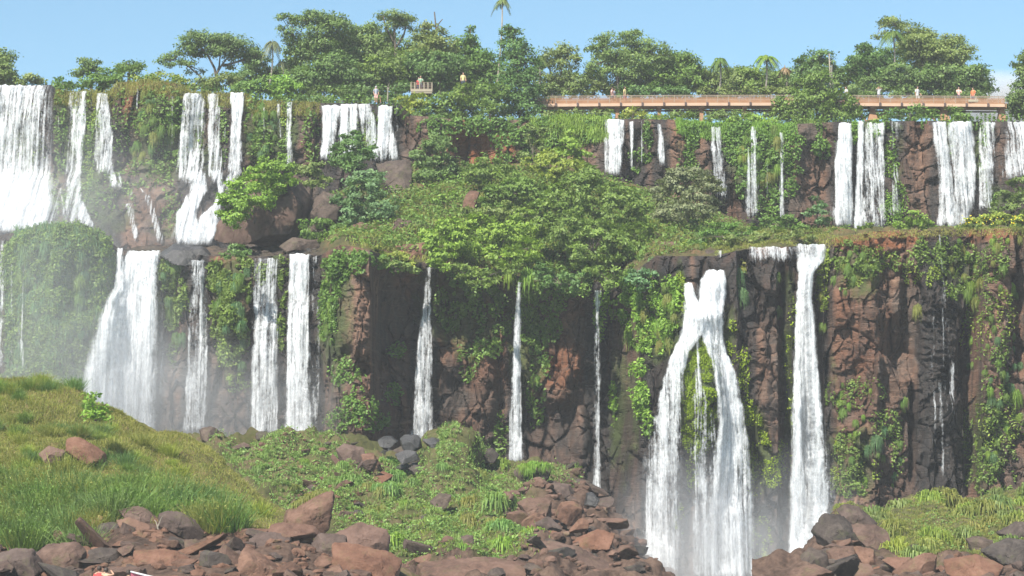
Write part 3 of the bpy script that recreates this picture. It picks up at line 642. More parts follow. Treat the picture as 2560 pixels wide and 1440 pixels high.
def rock_outline(label, pts, Y, mat, depth=None, seed=0, name='boulder', group=None, rough=1.0, tilt=0.3, cat='boulder', sub=5, fwd=0.0):
    """a boulder whose face-on outline is the photo's; its faces, thickness and back are its own"""
    rng = np.random.default_rng(500 + seed); p = np.array(pts, float)
    Y = Y - fwd; c = p.mean(0); Wc = U(c[0], c[1], Y); q = U(p[:, 0], p[:, 1], Y) - Wc; q = q[:, [0, 2]]
    if (np.roll(q[:, 0], -1) * q[:, 1] - q[:, 0] * np.roll(q[:, 1], -1)).sum() > 0: q = q[::-1]
    size = np.sqrt((q ** 2).sum(1)).mean(); depth = depth or size * 1.1
    nr, ds = [], []
    for a, b in zip(q, np.roll(q, -1, 0)):
        e = b - a; n2 = unit(np.array([-e[1], e[0]])); dd = n2 @ a
        if dd < 0: n2 = -n2; dd = -dd
        ty = rng.uniform(-0.45, 0.25) if n2[1] < 0.3 else rng.uniform(-0.9, -0.3)
        n3 = unit(np.array([n2[0], ty, n2[1]])); nr.append(n3); ds.append(dd * np.hypot(n3[0], n3[2]))
    for k in range(3):
        nr.append(np.array([rng.uniform(-0.7, 0.7), -1, rng.uniform(-0.2, 0.8)])); ds.append(depth * rng.uniform(0.35, 0.6))
    nr.append(np.array([rng.uniform(-0.3, 0.3), -0.8, 1.0])); ds.append(size * rng.uniform(0.42, 0.6))
    nr.append(np.array([0.1, 1, 0.2])); ds.append(depth * 0.6)
    V, F = hull_rock(nr, ds, sub, rough, seed, size)
    return tag(link(name, mesh(name, V, F, M[mat], True, None, 28), None, Wc), label, cat, group)
_protos = []
def rock_proto(k, mat):
    rng = np.random.default_rng(900 + k); n = rng.integers(9, 14)
    nr = unit(rng.normal(size=(n, 3))); ds = rng.uniform(0.55, 0.95, n)
    nr = np.concatenate([nr, [[0, 0, -1], [0, 0, 1]]]); ds = np.append(ds, [0.6, rng.uniform(0.4, 0.7)])
    V, F = hull_rock(nr, ds, 5, 0.8, k, 0.8, 90)
    return mesh('boulder', V, F, M[mat], True, None, 28)
RP = {m: [rock_proto(k + j * 10, m) for k in range(6)] for j, m in enumerate(('brown', 'red', 'darkrock', 'wetrock', 'tan'))}
def scatter_rock(P, R, mat, rng, label, group, sink=0.25):
    o = link('boulder', RP[mat][rng.integers(6)], None, P + np.array([0, 0, R * (0.5 - sink)]))
    o.rotation_euler = (rng.normal() * 0.35, rng.normal() * 0.35, rng.random() * 6.28)
    o.scale = (R * rng.uniform(0.9, 1.5), R * rng.uniform(0.8, 1.3), R * rng.uniform(0.45, 0.9))
    return tag(o, label, 'boulder', group)
def zl(pts): return [(x / 2.977, 960 + y / 2.977) for x, y in pts]                  # from an enlarged look at the photo's lower left
def zc(pts): return [(850 + x / 2.977, 960 + y / 2.977) for x, y in pts]            # lower centre
def zr(pts): return [(1700 + x / 2.977, 960 + y / 2.977) for x, y in pts]           # lower right

# ================================================================ waterfalls
GU, GL = 'waterfalls over the upper cliff', 'waterfalls over the lower cliff'
wf = waterfall
wf('widest white curtain at the left end of the upper cliff', upper, [(212, -60, 132, .7), (300, -60, 134, .5), (420, -60, 134, .52), (455, -60, 136, .95), (520, -60, 142, 1.2), (582, -60, 120, 1.2)], GU, 3)
wf('thin thread of water just right of the widest upper curtain', upper, [(228, 144, 149, .7), (330, 142, 148, .5)], GU, 1)
wf('streaky veil of three strands beside the widest upper curtain', upper, [(228, 170, 220, .5), (300, 168, 216, .5), (400, 165, 210, .45), (470, 163, 206, .55), (575, 160, 200, .4)], GU)
wf('fan-shaped veil widening down to a small step, upper left cliff', upper, [(233, 240, 270, .7), (300, 236, 280, .5), (410, 232, 290, .55), (440, 240, 300, .35)], GU)
wf('short white cascade dropping below the fan-shaped veil', upper, [(415, 262, 285, .7), (450, 268, 295, .7), (474, 280, 314, .8)], GU, 1)
wf('small cascade splashing onto the grassy mound at left', upper, [(490, 185, 205, .8), (530, 192, 222, .9), (575, 200, 242, .9)], GU)
wf('faint grey trickle down the bare rock below the red outcrop', upper, [(215, 338, 352, .5), (260, 336, 352, .3), (340, 340, 346, .3)], GU, 1)
wf('wide double veil above the foaming cascade on the upper cliff', upper, [(232, 462, 504, .9), (250, 456, 514, .7), (330, 447, 514, .55), (430, 440, 516, .6), (462, 452, 520, .7)], GU)
wf('narrow veil between the double veil and its white neighbour', upper, [(233, 518, 550, .6), (330, 518, 554, .42), (430, 518, 558, .55), (462, 530, 562, .6)], GU)
wf('bright narrow fall at the right of the double veil', upper, [(231, 574, 612, .95), (300, 576, 606, .8), (430, 566, 606, .55), (455, 560, 592, .7), (478, 545, 575, .8)], GU)
wf('left leg of the foaming cascade spreading over stepped rock', upper, [(425, 456, 514, .6), (445, 468, 520, .8), (475, 474, 522, 1.0), (505, 456, 500, .95), (535, 438, 492, .95), (565, 440, 500, 1.1), (614, 440, 508, 1.15)], GU, 2)
wf('right leg of the foaming cascade curling round a dark rock', upper, [(425, 520, 556, .7), (450, 538, 560, .8), (480, 545, 562, .9), (510, 532, 554, .9), (540, 500, 550, 1.0), (570, 484, 546, 1.1), (614, 478, 528, 1.1)], GU, 2)
wf('thin side trickle at the left of the foaming cascade', upper, [(540, 432, 444, .6), (575, 438, 450, .7), (612, 440, 456, .6)], GU, 1)
wf('thin green-edged cascade on dark rocks left of the foaming cascade', upper, [(508, 312, 338, .6), (550, 318, 338, .6), (612, 338, 358, .7)], GU, 1)
wf('crooked little cascade nearest the left of the foaming cascade', upper, [(486, 358, 378, .5), (520, 366, 388, .7), (560, 380, 400, .6), (612, 392, 414, .8)], GU, 1)
wf('wispy strand at left of the mossy gap above the rocky dome', upper, [(258, 690, 702, .5), (330, 694, 706, .5), (400, 692, 700, .3)], GU, 1)
wf('wispy strand with a white foot right of the mossy gap', upper, [(254, 714, 732, .6), (330, 714, 730, .5), (420, 714, 734, .7), (432, 726, 734, .5)], GU, 1)
wf('hair-thin thread between the mossy gap and the wide centre fall', upper, [(268, 764, 770, .5), (400, 756, 766, .25)], GU, 1)
wf('short white fall half hidden by the tree below it', upper, [(262, 804, 854, 1.0), (300, 804, 848, .85), (345, 802, 840, .65), (405, 798, 836, .45)], GU)
wf('broad lacy fall in the middle of the centre group', upper, [(260, 846, 896, .9), (300, 846, 898, .75), (400, 846, 896, .6)], GU)
wf('slanting fall curving right beside the broad lacy one', upper, [(260, 892, 926, .85), (300, 900, 940, .75), (405, 918, 952, .5)], GU)
wf('bright fall at the right of the centre group', upper, [(263, 944, 982, 1.1), (310, 944, 980, .95), (350, 940, 990, .8), (405, 934, 1000, .6)], GU)
wf('thread at the right rim of the centre group', upper, [(262, 988, 998, .6), (404, 986, 996, .4)], GU, 1)
wf('twin-legged white fall under the left part of the walkway', upper, [(297, 1510, 1562, .75), (360, 1510, 1560, .62), (440, 1506, 1554, .68)], GU)
wf('thin bright strand right of the twin-legged fall', upper, [(304, 1573, 1586, .9), (430, 1574, 1584, .6)], GU, 1)
wf('faint strand behind small bushes below the second pier', upper, [(302, 1603, 1610, .4), (420, 1602, 1612, .3)], GU, 1)
wf('tapering fall below the third pier with a widening foot', upper, [(308, 1642, 1654, .9), (340, 1644, 1660, .7), (415, 1642, 1664, .4)], GU, 1)
wf('grey dribble on brown rock below the walkway', upper, [(310, 1700, 1706, .4), (420, 1702, 1712, .2)], GU, 1)
wf('broken grey veil slanting behind the olive tree', upper, [(316, 1774, 1804, .6), (400, 1778, 1812, .52), (500, 1788, 1824, .42)], GU)
wf('green-edged double thread down the ferny wall', upper, [(316, 1876, 1896, .6), (380, 1866, 1894, .5), (550, 1860, 1898, .42)], GU)
wf('straight thin thread left of the cliff-hugging bush', upper, [(330, 1948, 1962, .55), (420, 1948, 1961, .65), (575, 1944, 1964, .5)], GU, 1)
wf('solid white plunge nearest the cliff-hugging bush', upper, [(306, 2096, 2130, .95), (360, 2090, 2132, 1.0), (450, 2084, 2132, .95), (570, 2082, 2134, .8)], GU, 3)
wf('slim white pillar of water in the right-hand group', upper, [(302, 2144, 2160, 1.1), (380, 2142, 2160, .95), (480, 2138, 2158, .85), (578, 2132, 2160, .8)], GU)
wf('many-stranded curtain beside the slim white pillar', upper, [(306, 2166, 2212, .85), (330, 2160, 2212, .72), (450, 2156, 2216, .72), (578, 2150, 2222, .65)], GU)
wf('two loose threads meeting as they drop, right of the many-stranded curtain', upper, [(304, 2224, 2252, .35), (380, 2228, 2252, .3), (480, 2226, 2250, .25), (545, 2215, 2255, .25)], GU, 1)
wf('bright thick fall below the pier with the broad foot', upper, [(303, 2328, 2366, .75), (360, 2334, 2372, .7), (450, 2345, 2384, .75), (572, 2340, 2390, .7)], GU, 3)
wf('long wide curtain in the group at far right', upper, [(303, 2370, 2434, .95), (330, 2366, 2436, .85), (420, 2380, 2442, .78), (500, 2378, 2440, .6), (572, 2360, 2420, .6)], GU, 3)
wf('thin mossy veil between the wide curtain and the frame edge fall', upper, [(304, 2446, 2490, .6), (400, 2446, 2490, .55), (500, 2446, 2484, .4), (530, 2440, 2480, .4)], GU)
wf('pale fall at the right edge of the upper cliff', upper, [(304, 2512, 2600, .7), (380, 2510, 2600, .6), (450, 2505, 2600, .85)], GU)

for x, y0, y1, w, d, lb in [(1722, 312, 420, 6, .35, 'faint thread on brown rock below the third and fourth piers'), (1748, 318, 430, 5, .3, 'second faint thread right of the third pier'), (1604, 302, 420, 8, .4, 'loose thread among ferns left of the tapering fall'), (1918, 395, 500, 6, .4, 'short thread in the middle of the ferny wall'), (1872, 395, 500, 8, .4, 'low double thread at the left of the ferny wall'), (1838, 330, 470, 5, .3, 'hair-thin thread left of the ferny wall'), (2006, 350, 470, 5, .2, 'faint drip below the cliff-hugging tree'), (660, 262, 400, 5, .3, 'hair-thin drip left of the mossy gap'), (745, 262, 410, 6, .35, 'drip just right of the mossy gap'), (310, 240, 400, 5, .25, 'faint drip left of the bare rock trickle'), (430, 240, 420, 6, .35, 'thin drip left of the double veil'), (228, 236, 420, 6, .5, 'thin strand between the streaky and fan-shaped veils'), (2276, 306, 420, 5, .25, 'faint drip on the bare wall between the right-hand groups')]:
    wf(lb, upper, [(y0, x - w / 2, x + w / 2, d + .25), (y1, x - w / 2, x + w / 2, d)], GU, 1)

for x0, y0, x1, y1, w, d, lb in [(295, 430, 306, 470, 9, .7, 'little side trickle right of the short white cascade'), (330, 480, 322, 506, 10, .6, 'tiny spill feeding the thin green-edged cascade'), (352, 470, 368, 492, 9, .6, 'tiny spill feeding the crooked little cascade'), (455, 300, 448, 430, 8, .5, 'loose threads at the left edge of the double veil'), (562, 250, 560, 430, 8, .45, 'thread between the narrow veil and its bright neighbour'), (150, 470, 165, 560, 12, .6, 'splashing side stream right of the foot of the widest curtain'), (190, 560, 205, 590, 10, .5, 'small run-off above the grassy mound')]:
    wf(lb, upper, [(y0, x0 - w / 2, x0 + w / 2, d + .15), (y1, x1 - w / 2, x1 + w / 2, d)], GU, 1)

wf('faint left-edge trickles down the wet wall', lower, [(600, -40, 12, .45), (740, -40, 14, .45), (930, -50, 10, .6)], GL, 1)
wf('long thin strand left of the grassy mound', lower, [(655, 54, 63, .7), (760, 50, 62, .5), (850, 44, 60, .55), (930, 46, 64, .3)], GL, 1)
wf('hair-thin trickle nearest the left frame edge strand', lower, [(640, 22, 32, .25), (760, 24, 34, .3), (900, 22, 30, .3)], GL, 1)
wf('largest foaming fall bursting outward behind the grass hill', lower, [(626, 320, 402, 1.1), (650, 306, 400, 1.0), (700, 296, 398, .95), (740, 268, 398, 1.0), (800, 240, 396, 1.05), (860, 224, 395, 1.05), (950, 202, 394, 1.0), (1050, 192, 394, .95), (1110, 188, 394, .9)], GL, 3, 0.5)
wf('side spout spilling left of the largest foaming fall', lower, [(620, 291, 308, .9), (660, 290, 312, .8), (740, 280, 310, .7)], GL)
wf('single greyish veil right of the largest foaming fall', lower, [(650, 478, 514, .55), (720, 474, 518, .5), (850, 466, 522, .5), (960, 460, 522, .55), (1085, 452, 516, .6)], GL)
wf('left of the paired white falls, with moss showing through', lower, [(644, 634, 696, .6), (700, 630, 697, .55), (850, 628, 696, .6), (1000, 626, 696, .6), (1092, 622, 698, .65)], GL)
wf('right of the paired white falls, denser and brighter', lower, [(634, 722, 776, .85), (700, 720, 776, .75), (850, 716, 776, .75), (1000, 710, 778, .75), (1100, 706, 786, .75)], GL, 3)
wf('thin fringe of drips hanging along the paired white falls', lower, [(640, 776, 802, .4), (800, 776, 802, .35), (1000, 778, 798, .35), (1090, 776, 796, .3)], GL, 1)
wf('slender leaning fall from under the big-leaved bush', lower, [(668, 1066, 1080, .75), (740, 1058, 1080, .7), (850, 1044, 1082, .7), (950, 1036, 1082, .68), (1060, 1028, 1084, .62), (1105, 1024, 1088, .6)], GL)
wf('narrow straight fall in the middle of the shaded wall', lower, [(705, 1294, 1304, .7), (760, 1287, 1303, .75), (880, 1280, 1304, .68), (1020, 1273, 1304, .62), (1160, 1268, 1310, .6)], GL)
wf('misty thread at the right of the shaded wall', lower, [(726, 1484, 1506, .5), (780, 1486, 1502, .5), (900, 1484, 1503, .42), (1100, 1482, 1502, .38), (1245, 1480, 1505, .4)], GL)
wf('small spill at the left of the stony weir', lower, [(624, 1794, 1812, .9), (655, 1792, 1806, .7)], GL, 1)
wf('row of short white spills over the stony weir', lower, [(617, 1868, 1992, .62), (640, 1870, 1988, .55), (660, 1872, 1985, .5)], GL, 2, 0.1)
wf('thick white column plunging from a fan of spills', lower, [(610, 1988, 2068, .75), (640, 1988, 2066, .7), (655, 1990, 2056, 1.1), (680, 1995, 2034, 1.2), (740, 1990, 2030, 1.15), (850, 1986, 2040, 1.1), (950, 1980, 2050, .95), (1060, 1976, 2064, .85), (1150, 1974, 2072, .9), (1250, 1972, 2078, .9), (1350, 1970, 2072, .95), (1450, 1960, 2010, 1.0)], GL, 3)
wf('left-hand spout of the forked fall over the bright moss', lower, [(706, 1708, 1730, 1.0), (740, 1710, 1742, 1.1), (770, 1710, 1756, 1.1), (806, 1712, 1770, 1.1)], GL)
wf('broad right-hand head of the forked fall over the bright moss', lower, [(674, 1768, 1814, 1.1), (700, 1750, 1818, 1.05), (740, 1744, 1818, .9), (775, 1738, 1812, .95), (806, 1716, 1802, 1.0)], GL)
wf('left arm of the forked fall, leaning out to the pool', lower, [(775, 1710, 1780, 1.0), (815, 1706, 1768, 1.0), (845, 1697, 1750, .95), (880, 1680, 1724, .9), (950, 1654, 1708, .75), (1050, 1632, 1704, .68), (1150, 1616, 1706, .62), (1280, 1606, 1704, .62), (1380, 1602, 1698, .85), (1450, 1594, 1696, 1.15)], GL, 3, 0.6)
wf('right arm of the forked fall, thickening over the ledge', lower, [(775, 1734, 1810, 1.0), (815, 1742, 1810, 1.05), (845, 1754, 1812, 1.05), (880, 1768, 1818, 1.0), (930, 1782, 1840, 1.0), (1000, 1790, 1856, .95), (1060, 1796, 1864, .95), (1100, 1790, 1872, .85), (1200, 1778, 1882, .62), (1320, 1766, 1888, .58), (1450, 1758, 1890, .75)], GL, 3)
wf('dripping threads between the two arms of the forked fall', lower, [(850, 1738, 1748, .45), (960, 1734, 1756, .3), (1080, 1722, 1800, .2), (1200, 1728, 1800, .34), (1330, 1730, 1790, .36), (1450, 1730, 1790, .45)], GL)
wf('glistening trickle down the stepped black wall at right', lower, [(585, 2346, 2352, .3), (700, 2350, 2364, .15), (800, 2325, 2380, .02), (930, 2315, 2390, .02), (1060, 2330, 2390, .1), (1225, 2320, 2385, -.05)], GL, 1)
wf('splashing rivulet between wet boulders at the slope top', talus, [(1122, 1050, 1056, .7), (1160, 1056, 1064, .7)], 'small rivulets on the talus slope', 1, 0.05)
wf('tiny spill over black boulders on the talus slope', talus, [(1140, 958, 972, .5), (1185, 958, 970, .6)], 'small rivulets on the talus slope', 1, 0.05)

# ================================================================ boulders
FG = 'boulders on the near shore'
ro = rock_outline
FGR = [  # label, outline, distance, material, seed
 ('big brown slab with a black split at its left, bottom left', zl([(255, 1290), (330, 1225), (540, 1200), (620, 1270), (600, 1380), (560, 1470), (400, 1470)]), 96, 'brown', 1),
 ('rounded brown boulder cut by the bottom left corner', zl([(-60, 1330), (110, 1270), (230, 1270), (310, 1400), (260, 1480), (-60, 1480)]), 95, 'brown', 2),
 ('ochre boulder at the edge of the feathery grass', zl([(580, 1070), (620, 1030), (730, 985), (770, 1020), (775, 1060), (700, 1100), (600, 1100)]), 102, 'tan', 3),
 ('pale cream rock standing out against the grass hill', zl([(865, 870), (900, 855), (970, 862), (1055, 895), (1045, 960), (960, 945), (885, 900)]), 104, 'tan', 4),
 ('brown boulder with a shaded hollow face left of the shore middle', zl([(710, 1095), (760, 1050), (870, 1030), (885, 1110), (830, 1180), (735, 1180)]), 101, 'darkrock', 5),
 ('long flat slab sloping right below the cream rock', zl([(900, 970), (980, 945), (1060, 955), (1195, 1070), (1150, 1120), (960, 1030)]), 102, 'brown', 6),
 ('wide slab behind the dead branch', zl([(1190, 1000), (1240, 980), (1320, 995), (1440, 1060), (1505, 1160), (1380, 1170), (1260, 1100), (1190, 1060)]), 101, 'brown', 7),
 ('wedge slab speckled with lichen left of the dead branch', zl([(880, 1050), (950, 1025), (1110, 1090), (1135, 1155), (1000, 1150), (920, 1110)]), 100, 'brown', 8),
 ('upright sliver of rock left of the lichen slab', zl([(855, 1150), (890, 1140), (965, 1300), (900, 1310), (865, 1270)]), 99, 'brown', 9),
 ('square brown block in the middle of the shore rubble', zl([(935, 1175), (1000, 1160), (1105, 1200), (1085, 1300), (990, 1300), (900, 1210)]), 98.5, 'red', 10),
 ('smooth brown slab under the foot of the dead branch', zl([(1110, 1200), (1140, 1150), (1250, 1170), (1365, 1255), (1340, 1320), (1210, 1300)]), 98.5, 'brown', 11),
 ('broken ridge of brown rock right of the dead branch', zl([(1365, 1160), (1500, 1155), (1515, 1230), (1600, 1300), (1690, 1360), (1560, 1370), (1440, 1300), (1380, 1240)]), 98, 'brown', 12),
 ('broad slab over a dark gap at the bottom edge', zl([(990, 1335), (1060, 1300), (1270, 1285), (1400, 1350), (1400, 1470), (1020, 1470)]), 95.5, 'red', 13),
 ('grey brown block right of the split slab', zl([(640, 1270), (700, 1250), (860, 1250), (885, 1300), (800, 1360), (660, 1370)]), 97, 'darkrock', 14),
 ('large pyramid-shaped brown boulder at the bottom edge', zl([(1800, 1235), (1850, 1250), (2140, 1440), (2100, 1480), (1760, 1480), (1775, 1320)]), 95, 'brown', 15),
 ('squared block leaning left of the pyramid boulder', zl([(1660, 1270), (1790, 1250), (1780, 1390), (1700, 1380), (1650, 1320)]), 96.5, 'red', 16),
 ('tall pointed boulder with a green cap, right end of the shore', zl([(2470, 820), (2484, 880), (2440, 1095), (2350, 1140), (2125, 1090), (2140, 1010), (2240, 930), (2390, 850)]), 103, 'brown', 17),
 ('flat roof slab over a dark hollow', zl([(1990, 1120), (2100, 1085), (2330, 1095), (2375, 1150), (2340, 1180), (2170, 1160), (2000, 1200)]), 100.5, 'red', 18),
 ('thick brown block propping the roof slab from the left', zl([(1850, 1220), (1990, 1130), (2160, 1160), (2170, 1260), (2060, 1330), (1900, 1300)]), 100, 'red', 19),
 ('brown block at the right of the dark hollow', zl([(2350, 1240), (2390, 1160), (2570, 1150), (2600, 1290), (2440, 1310)]), 99.5, 'brown', 20),
 ('low dark brown rock left of the roof slab', zl([(1770, 1160), (1810, 1105), (1990, 1095), (1960, 1160), (1850, 1200)]), 101.5, 'brown', 21),
 ('small reddish rock among grass stalks at far left of the shore', zl([(395, 1120), (430, 1095), (475, 1105), (505, 1170), (420, 1180)]), 101, 'red', 22),
 ('pinkish rock half sunk in grass above the broken ridge', zl([(1285, 920), (1330, 905), (1385, 925), (1400, 1010), (1300, 1000)]), 104, 'red', 23),
 ('large bare reddish slab lying on the grass hill', zl([(485, 430), (540, 418), (640, 455), (765, 530), (775, 590), (650, 630), (550, 550), (485, 490)]), 112, 'red', 24),
 ('dark overhanging rock left of the reddish hill slab', zl([(305, 550), (365, 488), (470, 498), (450, 570), (350, 600)]), 111, 'red', 25),
 ('big reddish boulder right of the pointed green-capped one', zc([(190, 1035), (285, 1085), (355, 1200), (340, 1300), (200, 1320), (0, 1270), (-40, 1210), (50, 1115)]), 101, 'red', 26),
 ('jagged red rock pile face at the end of the near shore', zc([(-60, 1250), (180, 1270), (330, 1300), (430, 1380), (410, 1480), (-60, 1480)]), 98, 'red', 27),
 ('ledge of long brown rock along the bottom edge at centre', zc([(1350, 1400), (1400, 1260), (1570, 1225), (1640, 1260), (1830, 1300), (2000, 1290), (2260, 1310), (2280, 1480), (1350, 1480)]), 117, 'brown', 28),
 ('low flat grey brown slab at bottom left of centre', zc([(600, 1420), (700, 1385), (900, 1360), (1200, 1350), (1380, 1370), (1400, 1480), (600, 1480)]), 114, 'brown', 29),
]
for lb, pts, Y, m, sd in FGR: ro(lb, pts, Y, m, None, sd, 'boulder', FG, fwd=1.4 if Y < 103 else 1.3)
TG = 'boulders on the talus slope'
TLR = [
 ('brown block lying in green at the foot of the talus', zc([(815, 1215), (880, 1165), (985, 1128), (992, 1180), (960, 1255), (870, 1240)]), 119, 'brown', 41),
 ('lone dark boulder in the middle of the green talus', zc([(685, 895), (740, 830), (800, 808), (822, 860), (790, 915), (730, 935)]), 130, 'darkrock', 42),
 ('small grey boulder alone at left of the green talus', zc([(102, 960), (138, 928), (172, 970), (142, 1008), (112, 995)]), 127, 'darkrock', 43),
 ('grassy-topped boulder with a sheer front', zc([(605, 1020), (655, 975), (745, 985), (742, 1085), (655, 1130), (600, 1090)]), 124, 'darkrock', 44),
 ('round dark boulder left of the sheer grassy-topped one', zc([(498, 1075), (540, 1055), (585, 1065), (635, 1130), (585, 1180), (520, 1145)]), 122, 'darkrock', 45),
 ('dark block under a thick grass cap, top right of the talus', zc([(1305, 690), (1350, 640), (1520, 628), (1562, 660), (1545, 725), (1400, 745)]), 138, 'darkrock', 46),
 ('squared dark block below the grass-capped one', zc([(1418, 770), (1450, 740), (1560, 745), (1592, 790), (1490, 815)]), 135.5, 'darkrock', 47),
 ('grey block at the head of the rubble', zc([(1555, 780), (1600, 755), (1700, 758), (1735, 815), (1640, 870), (1560, 840)]), 135, 'brown', 48),
 ('largest brown boulder in the talus rubble', zc([(1345, 905), (1440, 845), (1560, 890), (1552, 1005), (1480, 1035), (1390, 985)]), 127, 'brown', 49),
 ('faceted brown boulder right of the largest talus boulder', zc([(1615, 990), (1655, 900), (1740, 885), (1802, 930), (1800, 1010), (1720, 1060)]), 126, 'brown', 50),
 ('tilted brown block below the faceted boulder', zc([(1728, 1095), (1790, 1008), (1852, 1040), (1840, 1085)]), 124, 'brown', 51),
 ('brown stone under a grass tuft in the rubble', zc([(1355, 1060), (1410, 1018), (1455, 1100), (1400, 1135)]), 123.5, 'brown', 52),
 ('flat layered slab low in the rubble', zc([(1445, 1130), (1540, 1110), (1645, 1130), (1640, 1185), (1500, 1180)]), 121, 'red', 53),
 ('reddish slab tilted toward the pool', zc([(1735, 1255), (1800, 1160), (1920, 1100), (2035, 1140), (2020, 1210), (1900, 1260)]), 120, 'red', 54),
 ('brown slab at the lower left edge of the talus', zc([(565, 1320), (640, 1285), (760, 1350), (745, 1390), (620, 1380)]), 117, 'brown', 55),
 ('dark grey stone beside the lower left slab', zc([(645, 1280), (700, 1245), (765, 1240), (795, 1290), (740, 1325)]), 118, 'darkrock', 56),
 ('big wet grey boulder where the leaning fall lands', zc([(455, 430), (510, 378), (580, 385), (598, 470), (545, 505), (470, 490)]), 145, 'wetrock', 57),
 ('wet black boulder right of the leaning fall', zc([(635, 430), (680, 405), (740, 425), (775, 485), (700, 510)]), 145, 'wetrock', 58),
 ('wet boulder left of the big grey one', zc([(280, 425), (320, 402), (380, 398), (425, 430), (370, 475), (300, 465)]), 145, 'wetrock', 59),
 ('lowest wet boulder in the black cluster', zc([(525, 640), (560, 612), (598, 612), (612, 650), (560, 685)]), 142, 'darkrock', 60),
 ('wet boulder under the big grey one', zc([(415, 540), (470, 515), (560, 520), (580, 570), (470, 600)]), 143.5, 'wetrock', 61),
 ('reddish boulder left of the wet black cluster', zc([(165, 565), (200, 535), (245, 530), (285, 600), (295, 690), (215, 665)]), 141, 'red', 62),
 ('mossy red boulder at the left of the talus top', zc([(-5, 510), (50, 465), (180, 490), (195, 560), (80, 605), (20, 575)]), 143, 'red', 63),
 ('brown stones at the foot of the straight fall', zc([(1040, 545), (1080, 505), (1130, 490), (1175, 540), (1150, 585), (1060, 595)]), 147, 'darkrock', 64),
 ('wet stone where the misty thread lands', zc([(1840, 820), (1880, 815), (1930, 870), (1900, 920), (1830, 900)]), 133, 'wetrock', 65),
]
for lb, pts, Y, m, sd in TLR: ro(lb, pts, Y, m, None, sd, 'boulder', TG, fwd=0.7)
for x, y, w, h, lb in [(690, 1102, 30, 22, 'brown boulder below the left of the paired white falls'), (740, 1105, 34, 24, 'broad boulder below the brighter of the paired falls'), (525, 1090, 24, 24, 'dark rock behind the grass hill ridge'), (830, 1102, 34, 22, 'brown rock right of the paired falls'), (655, 1092, 20, 14, 'small rock left of the boulders below the paired falls')]:
    a = np.random.default_rng(int(x)); q = [(x + w * math.cos(t) * a.uniform(.8, 1.1), y + h * math.sin(t) * a.uniform(.8, 1.1)) for t in np.linspace(0, 6.28, 8)[:-1]]
    ro(lb, q, 148.5, 'darkrock', None, int(x), 'boulder', TG)
RG = 'boulders on the right-hand bank'
RTR = [
 ('knobbly reddish rock at the foot of the thick white column', zr([(790, 1450), (870, 1370), (960, 1262), (1022, 1243), (1100, 1310), (1110, 1480), (800, 1480)]), 112, 'darkrock', 71),
 ('flat-faced block beside the knobbly rock', zr([(1115, 1260), (1180, 1225), (1290, 1212), (1342, 1350), (1210, 1390), (1130, 1340)]), 112.5, 'brown', 72),
 ('big dark rock jutting left into the white column', zr([(1058, 1140), (1110, 1015), (1180, 1005), (1290, 1090), (1425, 1235), (1300, 1230), (1110, 1225)]), 119, 'darkrock', 73),
 ('slab standing on edge below the jutting rock', zr([(1310, 1240), (1430, 1235), (1485, 1380), (1380, 1420)]), 112, 'brown', 74),
 ('dark boulder under a cap of dry moss', zr([(1185, 970), (1230, 915), (1330, 935), (1455, 1050), (1385, 1090), (1270, 1060)]), 124, 'brown', 75),
 ('sloping rock face between two mossy hummocks', zr([(1280, 1090), (1400, 1060), (1560, 1150), (1540, 1320), (1440, 1250), (1340, 1170)]), 119, 'brown', 76),
 ('small flat block at the foot of the mossy bank', zr([(1550, 1340), (1620, 1310), (1700, 1305), (1755, 1360), (1640, 1410)]), 110, 'red', 77),
 ('triangular brown rock at the bottom of the bank', zr([(1640, 1450), (1720, 1360), (1820, 1285), (1905, 1300), (1890, 1470), (1650, 1480)]), 109, 'brown', 78),
 ('low reddish slab along the bottom right edge', zr([(1170, 1420), (1280, 1385), (1440, 1378), (1455, 1470), (1170, 1480)]), 109, 'red', 79),
 ('dark block framed by moss in the middle of the bank', zr([(1695, 1230), (1740, 1205), (1815, 1198), (1855, 1260), (1790, 1310), (1710, 1315)]), 115, 'darkrock', 80),
 ('shadowed rock at the right frame edge', zr([(2290, 1270), (2450, 1185), (2640, 1200), (2640, 1330), (2400, 1350)]), 112, 'darkrock', 81),
 ('wide rubble slab low at the right', zr([(1980, 1350), (2100, 1325), (2250, 1335), (2390, 1390), (2350, 1480), (2000, 1480)]), 108.5, 'red', 82),
 ('dark rock under the mossy overhang at far right', zr([(2420, 1120), (2500, 1060), (2640, 1050), (2640, 1160), (2500, 1180)]), 120, 'darkrock', 83),
 ('small shaded boulder below the mossy overhang', zr([(2150, 1180), (2230, 1150), (2330, 1180), (2300, 1260), (2180, 1250)]), 116, 'darkrock', 84),
]
for lb, pts, Y, m, sd in RTR: ro(lb, pts, Y, m, None, sd, 'boulder', RG, fwd=1.6)
MG = 'rocks on the middle ledge'
